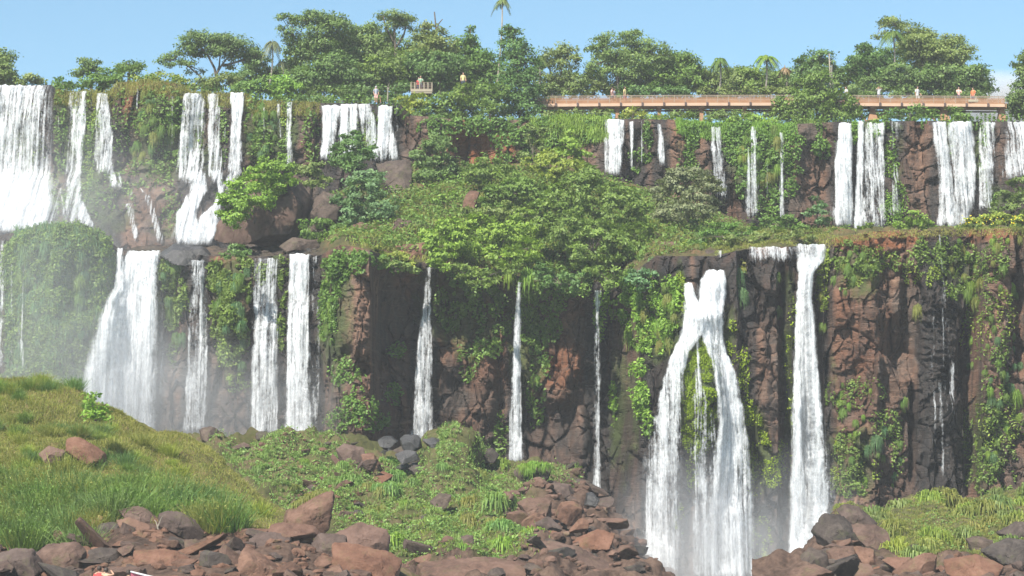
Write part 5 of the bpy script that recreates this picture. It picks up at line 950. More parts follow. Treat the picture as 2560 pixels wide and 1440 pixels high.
# ================================================================ shrubs and trees on the middle ledge
ML = 'bushes on the middle ledge'
for k, (lb, m, Y, l) in enumerate([
 ('dark round-headed tree in front of the broad lacy fall', 'dark', 176, [(880, 372, 40), (906, 398, 26), (854, 396, 26), (878, 345, 22), (880, 416, 22), (930, 374, 12), (838, 374, 14)]),
 ('grey-leaved spreading bush above the low brown rock', 'blue', 168, [(915, 496, 50), (900, 456, 32), (952, 518, 40), (880, 536, 32), (858, 496, 28), (936, 448, 24), (980, 530, 18), (918, 545, 24)]),
 ('bright yellow-green bush capping the rocky dome', 'bright', 165.0, [(660, 440, 46), (702, 424, 34), (618, 478, 46), (588, 514, 40), (562, 520, 24), (645, 500, 34), (714, 448, 24), (600, 545, 24), (690, 470, 22), (575, 550, 16)]),
 ('scrubby bush at the foot of the brown rock spur', 'olive', 177, [(960, 520, 22), (1000, 540, 22), (985, 500, 14), (1030, 520, 18), (1040, 470, 14)]),
 ('small bush on the slab right of the rocky dome', 'mid', 166, [(800, 560, 22), (775, 585, 18), (830, 575, 18), (760, 560, 12)]),
 ('olive bush between the rocky dome and the dark tree', 'olive', 172, [(760, 432, 22), (790, 420, 18), (775, 462, 22), (815, 450, 14), (740, 425, 14)]),
 ('dark bush left of the cave in the red wall', 'dark', 181, [(1088, 378, 40), (1110, 416, 34), (1060, 400, 30), (1140, 416, 24), (1062, 440, 22), (1095, 350, 20)]),
 ('broad mid green bush below the cave', 'mid', 177, [(1220, 424, 36), (1188, 440, 26), (1256, 418, 24), (1240, 452, 24)]),
 ('bright conical shrub right of the red wall', 'bright', 178, [(1430, 366, 32), (1452, 398, 28), (1402, 384, 20), (1424, 334, 14)]),
 ('flat-topped bright yellow-green tree in the middle of the ledge', 'yellow', 174, [(1372, 406, 34), (1422, 418, 30), (1334, 408, 22), (1385, 436, 24)]),
 ('green bush left of the flat-topped yellow-green tree', 'mid', 170, [(1288, 480, 42), (1332, 488, 36), (1250, 498, 32), (1300, 452, 22), (1222, 490, 22)]),
 ('largest round-headed bush dominating the ledge', 'mid', 161.5, [(1450, 492, 66), (1538, 530, 72), (1418, 580, 52), (1500, 612, 56), (1592, 508, 38), (1588, 590, 42), (1398, 505, 38), (1475, 446, 36), (1368, 565, 32), (1545, 625, 40), (1440, 640, 32)]),
 ('tall olive-grey bush at the right of the largest bush', 'grey', 167, [(1712, 462, 48), (1762, 486, 42), (1692, 518, 40), (1648, 470, 28), (1740, 438, 28), (1788, 470, 18), (1660, 540, 24), (1755, 525, 24)]),
 ('big-leaved bright bush hanging over the leaning fall', 'bright', 158, [(1098, 575, 32), (1078, 605, 24), (1112, 645, 22), (1140, 605, 28), (1092, 640, 20), (1120, 560, 22), (1068, 585, 16), (1080, 662, 12), (1115, 668, 10)]),
 ('wide bright bush along the lip left of the largest bush', 'bright', 160, [(1200, 588, 52), (1270, 598, 48), (1312, 565, 42), (1160, 610, 34), (1240, 640, 28), (1322, 622, 32), (1165, 560, 26), (1290, 645, 20)]),
 ('olive shrub behind the wide bright lip bush', 'olive', 168, [(1180, 530, 24), (1215, 540, 24), (1250, 528, 24), (1290, 540, 22), (1330, 540, 24), (1360, 560, 18)]),
 ('fresh green hillside shrub above the ledge rocks', 'bright', 174, [(1100, 515, 26), (1138, 502, 22), (1070, 520, 20), (1120, 532, 24), (1050, 530, 16)]),
 ('vine-covered mound at the right of the shaded lip', 'blue', 154, [(1640, 668, 24), (1605, 678, 22), (1662, 650, 20), (1678, 690, 20), (1640, 700, 22), (1600, 705, 18), (1575, 695, 16), (1690, 668, 14)]),
 ('green bush right of the olive-grey bush', 'blue', 168, [(1700, 560, 22), (1725, 580, 20), (1680, 580, 20), (1660, 570, 16), (1745, 560, 14)]),
 ('low olive shrub above the stony weir', 'mid', 158, [(1800, 572, 24), (1840, 580, 22), (1770, 590, 20), (1880, 582, 18), (1740, 600, 18), (1815, 600, 18)]),
 ('yellowish scrub left of the stony weir', 'yellow', 158, [(1720, 620, 16), (1745, 630, 16), (1700, 628, 14), (1765, 612, 14)]),
 ('green column of bush at the foot of the ferny wall', 'blue', 174, [(2042, 512, 20), (2052, 540, 20), (2030, 535, 14), (2060, 560, 14)]),
 ('low bush at the base of the straight thin thread', 'mid', 173, [(1965, 545, 18), (1985, 560, 18), (1945, 560, 16), (1918, 555, 14), (2005, 572, 14)]),
 ('rounded grassy hummock between the right-hand curtains', 'bright', 168, [(2285, 548, 20), (2265, 558, 18), (2308, 556, 18), (2325, 562, 12), (2248, 564, 12)]),
 ('small green hummock under the many-stranded curtain', 'mid', 165, [(2175, 572, 14), (2155, 578, 11), (2198, 576, 12)]),
 ('bush dotted with yellow flowers at the right frame edge', 'yellow', 166, [(2470, 552, 22), (2440, 560, 20), (2500, 548, 22), (2530, 556, 22), (2415, 564, 14), (2560, 560, 20)]),
 ('leafy tree in front of the far right curtain', 'olive', 172, [(2535, 480, 28), (2510, 500, 22), (2560, 460, 24), (2560, 510, 28), (2495, 522, 16), (2530, 530, 20)]),
 ('shrubby fringe at the right end of the shaded lip', 'olive', 157, [(1620, 640, 16), (1650, 630, 16), (1690, 625, 14), (1720, 640, 12), (1605, 655, 14)]),
 ('row of low green scrub above the row of short spills', 'olive', 156, [(1850, 588, 18), (1885, 592, 17), (1920, 584, 18), (1955, 590, 15), (1990, 586, 15), (2025, 588, 14), (1825, 600, 16), (1790, 606, 14)]),
 ('green scrub beside the head of the forked fall', 'grass', 152.5, [(1820, 650, 14), (1838, 664, 16), (1860, 662, 10), (1850, 680, 14)]),
 ('small green hummock under the bright thick fall', 'bright', 158, [(2340, 572, 10), (2362, 576, 10), (2388, 574, 9)]),
 ('dark green clump at the foot of the slim white pillar', 'mid', 164, [(2110, 574, 11), (2090, 580, 10), (2125, 580, 9)]),
 ('drooping greenery hanging over the lip right of the leaning fall', 'mid', 156.2, [(1130, 672, 18), (1165, 680, 18), (1200, 678, 18), (1240, 684, 18), (1275, 676, 16), (1180, 700, 14), (1225, 706, 14)]),
 ('dark drooping vines hanging under the largest bush', 'dark', 156.4, [(1345, 680, 18), (1380, 684, 20), (1420, 690, 20), (1460, 694, 20), (1400, 712, 16), (1440, 716, 14), (1366, 706, 12)]),
 ('drooping greenery between the largest bush and the vine mound', 'mid', 155.6, [(1500, 690, 18), (1540, 686, 18), (1575, 676, 16), (1520, 710, 14), (1480, 672, 16)]),
 ('hanging scrub left of the leaning fall', 'olive', 156.4, [(960, 655, 14), (990, 664, 14), (1020, 672, 12), (930, 640, 14), (1040, 676, 9)]),
 ('small leafy clump on the stony weir', 'dark', 158, [(590, 628, 18), (568, 632, 12), (612, 632, 12)]),
 ('bush between the paired white falls and the shaded wall', 'mid', 159, [(860, 610, 22), (885, 600, 20), (900, 622, 20), (850, 640, 22), (885, 650, 22), (920, 640, 18)]),
 ('tangled shrub clinging right of the paired white falls', 'mid', 158, [(830, 660, 18), (855, 690, 20), (830, 710, 18), (870, 670, 16), (900, 680, 14)]),
 ('grassy shrub on the crag left of the leaning fall', 'yellow', 158, [(965, 645, 16), (990, 640, 16), (1015, 650, 14), (945, 630, 16), (1030, 668, 10)]),
 ('green shrub above the dark ledge rocks', 'mid', 170, [(820, 610, 18), (845, 590, 18), (870, 605, 16), (800, 620, 14)]),
 ('reedy bush left of the conical shrub', 'olive', 181, [(1330, 350, 18), (1345, 375, 18), (1320, 325, 14), (1352, 330, 14), (1310, 390, 14)]),
]): shrub('bush', lb, m, Y, l, ML, seed=200 + k, dens=1150, spread=0.7, slope=1.3 if 150 < Y < 172 else 0.6, grow=1.08, clump=.2, leaf=.12, flat=.95, upb=.4)
rng = np.random.default_rng(77)
fx, fy = 2400 + rng.random(60) * 170, 538 + rng.random(60) * 24
quadmesh('yellow_flowers', leafquads(U(fx, fy, 165.2 + rng.normal(size=60) * .25), unit(rng.normal(size=(60, 3)) + np.array([0, -1, .5])), np.full(60, .045), .9, rng), M['flower'], None, U(2480, 550, 165)); tag(bpy.data.objects['yellow_flowers'], 'tiny yellow flowers over the bush at the right frame edge', 'flowers', None, 'stuff')

# the bright big-leaved sapling and the leafy clumps of the grass hill
shrub('sapling', 'bright light green sapling on the grass hill', 'bright', 112.5, [(232, 990, 10), (225, 1010, 12), (250, 1022, 13), (238, 1038, 14), (262, 1045, 10), (222, 1040, 9)], 'saplings', 'sapling', dens=1015, leaf=.12, seed=301)

# ================================================================ palms
def palm(label, Y, foot, crown, n=14, L_=1.6, mat='olive', tr=.1, drop=1.0, seed=0, bark='palebark'):
    rng = np.random.default_rng(700 + seed); b = U(foot[0], foot[1], Y); c = U(crown[0], crown[1], Y)
    root = empty('palm_tree', b); tag(root, label, 'palm', 'palms on the cliff top')
    mb = MB(); t = np.linspace(0, 1, 9)[:, None]; pts = b * (1 - t) + c * t; pts[:, 0] += np.sin(t[:, 0] * 3.1) * .12
    mb.tube(pts, np.linspace(tr, tr * .65, 9)); mb.build('trunk', M[bark], root, b, True)
    mb = MB(); mb.tube([c - [0, 0, .25], c, c + [0, 0, .35]], [tr * .7, tr * .9, .02], 7); cr = mb.build('crown', M[mat], root, b, True)
    for k in range(n):
        Q = []; a = k / n * 6.28 + rng.random() * .4; el = rng.uniform(-.1, 1.1); h = np.array([math.cos(a), math.sin(a), 0])
        s = np.linspace(0.05, 1, 15); Lk = L_ * rng.uniform(.8, 1.1)
        sp = c + (h[None] * (s * math.cos(el))[:, None] + UP * ((s * math.sin(el)) - drop * .75 * s ** 2.2)[:, None]) * Lk
        T_ = unit(np.gradient(sp, axis=0)); sd = unit(np.cross(T_, UP + h * .01))
        for side in (-1, 1):
            for r in range(2):
                o = unit(sd * side * .8 + T_ * .55 - UP * (.35 + .5 * rng.random((15, 1)))); ln = .42 * L_ / 1.6 * (np.sin(s * 2.7) * .8 + .25)
                w = T_ * .05
                Q.append(np.stack([sp, sp + o * (ln * .5)[:, None] + w, sp + o * ln[:, None], sp + o * (ln * .5)[:, None] - w], 1))
        w = sd * .02
        Q.append(np.stack([sp[:-1] - w[:-1], sp[:-1] + w[:-1], sp[1:] + w[1:], sp[1:] - w[1:]], 1))
        quadmesh('frond', np.concatenate(Q), M[mat], cr, b)
    return root
palm('tall slender palm whose crown touches the top frame edge', 205, (1243, 205), (1256, 2), 12, 1.05, 'olive', .08, 1.5, 1)
palm('small pale palm right of the umbrella tree', 203, (671, 228), (682, 108), 16, 1.2, 'grey', .08, 1.7, 2)
palm('second small palm in leaf shade below the pale one', 204, (704, 232), (706, 158), 14, 1.0, 'grey', .07, 1.5, 3)
palm('drooping palm behind the middle of the walkway, left one', 206, (1797, 238), (1800, 152), 16, 1.25, 'mid', .09, 1.5, 4)
palm('wide feathery palm behind the walkway, right one', 206, (1912, 238), (1915, 146), 18, 1.5, 'bright', .1, 1.2, 5)
palm('withered brown palm beside the wide feathery one', 207, (1965, 238), (1962, 172), 12, .9, 'dead', .08, 1.9, 6)
palm('palm in front of the tallest spreading tree', 205, (2234, 205), (2233, 84), 18, 1.5, 'mid', .09, 1.4, 7)
palm('palm with drooping fronds beside the airy pale-stemmed tree', 204, (1345, 240), (1348, 150), 12, 1.0, 'olive', .08, 1.5, 8)
for k, (x0, y0, x1, y1, lb) in enumerate([(2076, 240, 2074, 134, 'taller of the two bare dead poles by the cliff-hugging tree'), (2081, 236, 2080, 162, 'shorter of the two bare dead poles by the cliff-hugging tree')]):
    mb = MB(); a, b = U(x0, y0, 200), U(x1, y1, 200); t = np.linspace(0, 1, 7)[:, None]; mb.tube(a * (1 - t) + b * t + np.sin(t * 5 + k) * [.03, 0, 0], np.linspace(.085, .05, 7))
    for s in (.55, .8): p = a * (1 - s) + b * s; mb.tube([p, p + [.16 - .3 * k, 0, .12]], [.035, .015], 5)
    o = mb.build('dead_tree', M['palebark'], None, a, True); tag(o, lb, 'dead tree', 'bare dead trunks')
mb = MB(); p = [U(x, y, 99.2) for x, y in [(404, 1352), (397, 1338), (394, 1318), (390, 1304)]]; mb.tube(p, [.05, .045, .035, .02], 6)
mb.tube([p[2], U(402, 1298, 99.2), U(406, 1290, 99.1)], [.03, .02, .01], 5); mb.tube([p[3], U(386, 1300, 99.3)], [.018, .01], 5)
tag(mb.build('dead_branch', M['palebark'], None, p[0], True), 'bleached forked dead branch standing in the shore rubble', 'branch')
mb = MB(); a, b = U(969, 254, 193), U(970, 218, 193); mb.tube([a, (a + b) / 2, b], [.055, .05, .045], 7)
for dz in (-.25, .05): mb.tube([b + [0, 0, dz], b + [.12, 0, dz + .3]], [.03, .012], 5)
tag(mb.build('dead_tree', M['palebark'], None, a, True), 'pale bare trunk beside the standing onlooker', 'dead tree', 'bare dead trunks')

# ================================================================ grass, ground cover, moss and hanging plants
rng = np.random.default_rng(5)
def grass(name, label, sheet, poly, n, Ln, width, mat, droop=(.2, .9), lean=.45, keep=None, clump=None):
    X, Yp = poly_pts(poly, n, rng)
    if clump:
        k = clump; cxs, cys = poly_pts(poly, max(1, n // k), rng); i = rng.integers(len(cxs), size=n)
        X = cxs[i] + rng.normal(size=n) * 9; Yp = cys[i] + rng.normal(size=n) * 6
    P, Nn = sheet.sample(X, Yp)
    P = P + np.stack([(rng.random(n) - .5) * .12, (rng.random(n) - .5) * .1, np.zeros(n)], -1)
    d = UP * 1.0 + Nn * .35 + rng.normal(size=(n, 3)) * lean
    hh = Ln[0] + (Ln[1] - Ln[0]) * np.clip(fbm(P / 1.6, 3, 9) * .9 + .5 + rng.normal(size=n) * .15, 0, 1)
    o = blademesh(name, blades(P - UP * .03, d, hh, droop[0] + rng.random(n) * (droop[1] - droop[0]), np.full(n, width) * rng.uniform(.7, 1.3, n), rng), M[mat])
    return tag(o, label, 'grass', None, 'stuff')
def cover(name, label, sheet, poly, n, size, mat, height=.15, thresh=None, nz=1.6, cat='ground cover'):
    X, Yp = poly_pts(poly, n, rng); P, Nn = sheet.sample(X, Yp)
    f = fbm(P / nz, 3, 17)
    if thresh is not None: k = f > thresh; P, Nn, f = P[k], Nn[k], f[k]
    m = len(P); P = P + Nn * (rng.random(m) ** 1.3 * height * (1 + np.clip(f, 0, 1) * 2))[:, None] + rng.normal(size=(m, 3)) * .04
    nr = unit(Nn * .6 + UP * .5 + rng.normal(size=(m, 3)) * .45)
    o = quadmesh(name, leafquads(P, nr, size * rng.uniform(.6, 1.4, m), .5, rng), M[mat], None, P.mean(0)); return tag(o, label, cat, None, 'stuff')
HP = [(-30, 936), (100, 936), (190, 957), (240, 992), (290, 1010), (340, 1037), (400, 1068), (450, 1074), (520, 1114), (560, 1154), (600, 1190), (650, 1234), (700, 1267), (745, 1305), (720, 1315), (640, 1335), (500, 1335), (400, 1318), (300, 1300), (180, 1350), (80, 1372), (-30, 1376)]
grass('hill_grass', 'feathery yellow-green grass over the hill at left', hill, HP, 62000, (.1, .4), .024, 'grass', (.2, .8))
grass('dry_grass', 'straw-coloured stalks among the hill grass', hill, HP, 9000, (.18, .5), .018, 'drygrass', (.1, .6))
RIM = [(240, 988), (290, 1006), (340, 1033), (400, 1064), (450, 1070), (520, 1110), (560, 1150), (600, 1186), (650, 1230), (655, 1246), (600, 1206), (540, 1152), (450, 1092), (380, 1078), (300, 1034)]
grass('ridge_grass', 'dry yellow grass fringe along the ridge of the hill', hill, [(x, y + 16) for x, y in RIM], 4500, (.15, .4), .022, 'drygrass', (.3, .9))
# taller feathery weeds, each a thing: fine upright stems
def weed_proto(k, mat):
    r = np.random.default_rng(40 + k); n = 420; b = r.normal(size=(n, 3)) * [.16, .16, .02]
    d = UP * 1.5 + b * [2.2, 2.2, 0] + r.normal(size=(n, 3)) * .28
    V, F = blades(b, d, r.uniform(.35, 1.0, n), r.uniform(.05, .5, n), np.full(n, .017), r)
    sp = V.reshape(n, 6, 3); c = np.concatenate([sp[:, 2:4].mean(1), sp[:, 4:].mean(1), sp[:, 2:].mean(1)]); c = c + r.normal(size=c.shape) * .05
    c = c[::3]; q = leafquads(c, unit(r.normal(size=c.shape)), r.uniform(.02, .045, len(c)), .28, r).reshape(-1, 3)
    return mesh('weed', np.concatenate([V, q]), np.concatenate([F, np.arange(len(q)).reshape(-1, 4) + len(V)]), M[mat])
WP = [weed_proto(0, 'mid'), weed_proto(1, 'grass'), weed_proto(2, 'dark'), weed_proto(3, 'yellow')]
HF = [(-20, 1220), (150, 1210), (300, 1210), (430, 1240), (540, 1280), (620, 1320), (640, 1332), (500, 1330), (400, 1310), (300, 1292), (180, 1345), (80, 1370), (-20, 1372)]
def weeds(sheet, poly, n, lo, hi, label, group, protos, nm='weed', cat='weed'):
    X, Yp = poly_pts(poly, n, rng); P, _ = sheet.sample(X, Yp)
    for p in P:
        o = link(nm, protos[rng.integers(len(protos))], None, p - UP * .06); s = rng.uniform(lo, hi)
        o.rotation_euler = (rng.normal() * .1, rng.normal() * .1, rng.random() * 6.28); o.scale = (s * rng.uniform(.9, 1.4), s * rng.uniform(.9, 1.4), s)
        tag(o, label, cat, group)
weeds(hill, HF, 150, .8, 1.9, 'feathery upright weed in the dense stand low on the grass hill', 'feathery weeds low on the grass hill', WP[:3])
weeds(hill, [(-20, 945), (150, 945), (250, 1010), (380, 1110), (480, 1180), (400, 1200), (200, 1180), (-20, 1190)], 70, .5, 1.0, 'feathery weed on the upper part of the grass hill', 'feathery weeds high on the grass hill', WP)
for x, y, s, k, lb in [(530, 1330, 2.0, 1, 'bushy weed drooping over the shore rocks at its middle'), (200, 1372, 1.6, 2, 'tall weed in front of the ochre boulder'), (225, 1330, 1.3, 1, 'short weed beside the ochre boulder'), (60, 1368, 1.9, 0, 'tall dark weed where the hill meets the rocks at left'), (640, 1300, 1.2, 3, 'yellowish weed left of the flat roof slab')]:
    P, _ = hill.sample(np.array([x]), np.array([y])); o = link('weed', WP[k], None, P[0] - UP * .1); o.scale = (s * 1.2, s * 1.2, s); tag(o, lb, 'weed', 'weeds among the shore rocks')

TP = [(520, 1098), (640, 1108), (700, 1098), (880, 1118), (950, 1170), (1050, 1180), (1090, 1120), (1150, 1118), (1200, 1160), (1260, 1180), (1400, 1178), (1450, 1204), (1420, 1240), (1330, 1250), (1290, 1300), (1350, 1380), (1250, 1392), (1000, 1390), (900, 1395), (800, 1340), (720, 1290), (640, 1220), (560, 1150)]
cover('talus_leaves', 'low leafy creepers covering the green talus', talus, TP, 46000, .08, 'cover', .22, -.14, 1.1)
grass('talus_grass', 'short grass tussocks between the talus creepers', talus, TP, 40000, (.12, .62), .034, 'cover', (.3, 1.1), .5, clump=70)
grass('talus_dry_grass', 'yellowish grass at the lower part of the talus', talus, [(860, 1260), (1150, 1240), (1300, 1300), (1350, 1385), (1000, 1390), (900, 1390)], 14000, (.14, .38), .026, 'yellow', (.4, 1.2), .5)
BP = [(2085, 1300), (2110, 1272), (2160, 1282), (2200, 1302), (2270, 1266), (2330, 1242), (2380, 1268), (2430, 1262), (2500, 1246), (2600, 1244), (2600, 1400), (2400, 1400), (2250, 1405), (2180, 1370), (2110, 1330)]
grass('bank_moss', 'yellow-green mossy grass draped over the right-hand bank', right, BP, 42000, (.12, .34), .026, 'grass', (.6, 1.3), .5)
grass('bank_dry_grass', 'brownish drooping grass on the right-hand bank', right, BP, 14000, (.14, .36), .024, 'drygrass', (.7, 1.4), .5)
cover('bank_leaves', 'small leaves growing through the moss of the right-hand bank', right, BP, 14000, .06, 'cover', .12, .0)
# lip and ledge grass
def band(c, x0, x1, up_, dn, step=20):
    xs = np.arange(x0, x1 + 1, step); a = [(x, np.interp(x, *zip(*c)) - up_) for x in xs]; b = [(x, np.interp(x, *zip(*c)) + dn) for x in xs[::-1]]; return a + b
grass('lip_grass', 'grass fringe hanging along the rim of the upper cliff', upper, band(UL, 140, 800, 0, 40) , 9000, (.2, .7), .045, 'grass', (.6, 1.4), .5)
grass('lip_grass', 'long green grass hanging from the rim below the walkway', upper, band(UL, 1330, 1530, 0, 60), 7000, (.3, .9), .05, 'bright', (.8, 1.5), .5)
grass('lip_grass', 'bright fringe of grass on the rim above the ferny wall', upper, band(UL, 1690, 2000, 0, 40), 7000, (.25, .7), .045, 'bright', (.6, 1.4), .5)
cover('plateau_scrub', 'scrub leaves along the edge of the plateau', plateau, band(UL, -40, 2600, 0, 7), 24000, .13, 'mid', .6, -.3)
cover('ledge_scrub', 'leafy scrub over the sloping middle ledge', ledge, [(620, 600), (700, 560), (820, 500), (940, 450), (1040, 420), (1340, 420), (1500, 450), (1620, 480), (1800, 540), (1900, 580), (1800, 625), (1640, 640), (1500, 690), (1300, 680), (1050, 645), (860, 610)], 60000, .12, 'mid', .5, -.35, 2.4)
grass('ledge_grass', 'grass over the sloping middle ledge', ledge, [(820, 560), (1000, 500), (1100, 470), (1340, 430), (1640, 520), (1800, 570), (2000, 585), (2080, 595), (1860, 615), (1640, 640), (1300, 680), (1050, 650), (860, 612)], 30000, (.25, .8), .05, 'grass', (.4, 1.2), .5)
grass('ledge_grass', 'short dry grass along the rim of the right-hand cliff', lower, band(LL, 2060, 2600, 0, 18), 2600, (.1, .3), .035, 'drygrass', (.6, 1.4), .6)
grass('ledge_grass', 'green grass along the back of the right-hand rim', ledge, [(2080, 566), (2600, 556), (2600, 572), (2200, 578), (2080, 592)], 14000, (.15, .5), .04, 'grass', (.4, 1.2), .5)
cover('ledge_scrub', 'low scrub on the rim behind the right-hand cliff', ledge, [(1880, 574), (2100, 566), (2600, 558), (2600, 574), (2200, 580), (2090, 596), (1900, 592)], 9000, .09, 'olive', .3, -.3)
grass('ledge_grass', 'mixed grass on the flat rim above the stony weir', ledge, [(1780, 598), (1900, 586), (2090, 584), (2090, 600), (2060, 612), (1860, 622), (1790, 638)], 12000, (.15, .5), .04, 'grass', (.4, 1.2), .5)
# foliage clinging to the rock: patches given as ellipses (x, y, rx, ry, leaves)
def patches(name, label, sheet, lst, size, mat, height, sd, thr=-.12):
    r = np.random.default_rng(sd); X, Yp = [], []
    for x, y, rx, ry, n in lst:
        a = r.random(n) * 6.283; q = np.sqrt(r.random(n)); X.append(x + rx * q * np.cos(a)); Yp.append(y + ry * q * np.sin(a))
    X, Yp = np.concatenate(X), np.concatenate(Yp); P, Nn = sheet.sample(X, Yp)
    f = fbm(P / 1.1, 3, sd); k = f > thr; P, Nn, f = P[k], Nn[k], f[k]; m = len(P)
    P = P + Nn * (r.random(m) * height * (.5 + np.clip(f, 0, .6) * 2.2))[:, None] + np.array([0, -.05, 0])
    nr = unit(Nn * .55 + UP * .5 + r.normal(size=(m, 3)) * .45)
    o = quadmesh(name, leafquads(P, nr, size * r.uniform(.6, 1.4, m), .5, r), M[mat], None, P.mean(0)); return tag(o, label, 'foliage', None, 'stuff')
patches('cliff_foliage', 'ferns and creepers on the upper left cliff', upper, [(150, 320, 14, 120, 495), (220, 360, 20, 140, 440), (300, 300, 30, 90, 495), (400, 290, 70, 70, 1210), (430, 360, 40, 70, 770), (340, 440, 90, 40, 880), (250, 500, 90, 50, 990), (560, 330, 14, 90, 385), (640, 300, 28, 60, 715), (660, 370, 40, 50, 825), (715, 330, 16, 90, 605), (780, 350, 20, 80, 440), (870, 330, 14, 60, 275), (935, 340, 14, 60, 275), (430, 520, 30, 60, 385), (150, 520, 30, 50, 385), (500, 320, 10, 90, 165)], .13, 'mid', .5, 1)
patches('cliff_foliage', 'bright moss showing through the upper left falls', upper, [(60, 340, 60, 90, 500), (190, 330, 8, 90, 300), (215, 420, 20, 80, 700), (245, 320, 14, 60, 500), (130, 480, 16, 60, 500), (720, 300, 14, 50, 500), (885, 340, 14, 60, 500), (920, 350, 10, 50, 300)], .09, 'bright', .2, 2)
patches('cliff_foliage', 'hanging leaves on the red wall and under the ivy column', upper, [(1100, 320, 60, 20, 1400), (1180, 310, 60, 16, 1200), (1260, 320, 50, 30, 1600), (1310, 330, 40, 40, 1600), (1370, 340, 30, 50, 1400), (1340, 380, 40, 40, 1000), (1480, 330, 24, 30, 700), (1250, 380, 40, 24, 600)], .13, 'mid', .5, 3)
patches('cliff_foliage', 'ferns on the wet wall below the walkway', upper, [(1620, 360, 14, 60, 700), (1600, 400, 30, 30, 700), (1730, 350, 24, 40, 700), (1720, 420, 30, 40, 700), (1850, 360, 40, 60, 2400), (1905, 380, 40, 80, 2600), (1940, 440, 24, 80, 1500), (1980, 380, 30, 60, 1400), (1860, 440, 24, 50, 1000), (1920, 520, 30, 60, 1200), (2060, 360, 30, 30, 800), (1980, 470, 14, 24, 300)], .12, 'mid', .5, 4)
patches('cliff_foliage', 'moss between the strands of the right-hand upper falls', upper, [(2136, 330, 10, 30, 500), (2190, 320, 20, 24, 600), (2230, 400, 20, 60, 600), (2240, 500, 30, 50, 900), (2376, 340, 8, 50, 300), (2462, 370, 12, 60, 800), (2480, 470, 14, 50, 500), (2220, 540, 30, 30, 600)], .09, 'bright', .25, 5)
patches('cliff_foliage', 'thick grass and fern coat over the bulging wall at left', lower, [(110, 640, 90, 70, 6500), (200, 640, 80, 80, 6500), (240, 720, 60, 110, 6000), (130, 740, 80, 110, 7000), (160, 860, 110, 90, 8000), (80, 840, 60, 90, 4000), (210, 900, 40, 70, 2600), (30, 700, 26, 100, 1600), (110, 950, 120, 30, 2500)], .10, 'mid', .45, 6, -.25)
for m_, l_, n_ in (('blue', 'drooping fern fronds over the bulging wall at left', 9000), ('olive', 'brownish grass hanging over the bulging wall at left', 4000)):
    grass('hanging_grass', l_, lower, [(40, 575), (150, 562), (260, 580), (285, 640), (280, 760), (230, 900), (200, 960), (20, 960), (20, 640)], n_, (.3, .9), .045, m_, (.9, 1.6), .6)
patches('cliff_foliage', 'leafy clumps on the wall between the left-hand lower falls', lower, [(425, 680, 26, 40, 1600), (440, 740, 30, 50, 1500), (425, 800, 20, 24, 500), (540, 690, 30, 40, 1200), (590, 720, 40, 40, 1800), (560, 790, 36, 60, 2400), (590, 840, 36, 50, 2200), (575, 890, 26, 30, 700), (708, 700, 12, 60, 700), (705, 800, 10, 80, 500), (660, 690, 20, 30, 300), (610, 660, 24, 20, 500), (600, 960, 30, 30, 350), (430, 880, 14, 30, 250)], .12, 'mid', .4, 7)
patches('cliff_foliage', 'bushy growth right of the paired white falls', lower, [(830, 720, 24, 70, 2200), (825, 800, 22, 60, 1300), (850, 670, 30, 40, 1800), (900, 660, 40, 26, 1400), (860, 930, 30, 40, 500), (890, 1000, 24, 60, 900), (930, 1040, 40, 40, 1000), (850, 1050, 30, 30, 500), (980, 980, 20, 30, 350), (985, 870, 24, 24, 300), (960, 660, 30, 18, 500)], .12, 'mid', .4, 8)
patches('cliff_foliage', 'vines hanging down the shaded wall', lower, [(1180, 720, 80, 60, 3000), (1120, 760, 40, 60, 1500), (1240, 780, 40, 70, 1800), (1215, 850, 30, 40, 1100), (1320, 760, 30, 90, 2200), (1350, 880, 24, 100, 1600), (1380, 720, 50, 60, 1700), (1440, 700, 40, 40, 1300), (1340, 1000, 30, 60, 600), (1170, 900, 30, 50, 500), (1380, 810, 30, 30, 900), (1250, 1080, 20, 60, 400)], .12, 'mid', .45, 9)
patches('cliff_foliage', 'bright leaves catching the sun at the right of the shaded wall', lower, [(1550, 740, 40, 50, 1800), (1590, 760, 40, 60, 2400), (1640, 760, 40, 60, 2600), (1680, 740, 26, 60, 1800), (1640, 840, 36, 50, 1800), (1680, 830, 20, 40, 900), (1610, 850, 24, 30, 700), (1608, 1000, 18, 50, 900), (1545, 1000, 9, 60, 500), (1600, 920, 20, 24, 400), (1500, 790, 14, 60, 400), (1540, 690, 40, 26, 1400), (1600, 710, 40, 30, 1500), (1620, 1060, 14, 40, 300)], .12, 'bright', .4, 10)
patches('cliff_moss', 'vivid green moss under the forked fall', lower, [(1748, 960, 50, 110, 14000), (1740, 1080, 36, 60, 4000), (1760, 870, 34, 34, 2200), (1720, 920, 16, 60, 1500), (1800, 1100, 20, 60, 800), (1730, 1180, 14, 60, 500)], .055, 'moss', .16, 11)
patches('cliff_moss', 'mossy strip beside the forked fall and white column', lower, [(1870, 1060, 30, 60, 1400), (1890, 1130, 36, 60, 2000), (1930, 1180, 30, 40, 900), (1960, 1150, 20, 60, 800), (1855, 940, 14, 80, 600), (1830, 860, 14, 60, 500), (1890, 1200, 24, 40, 500), (1700, 1300, 12, 40, 300), (2090, 1200, 12, 100, 600), (1700, 740, 16, 60, 700), (1980, 900, 8, 160, 400), (1905, 1350, 30, 60, 500)], .07, 'moss', .2, 12)
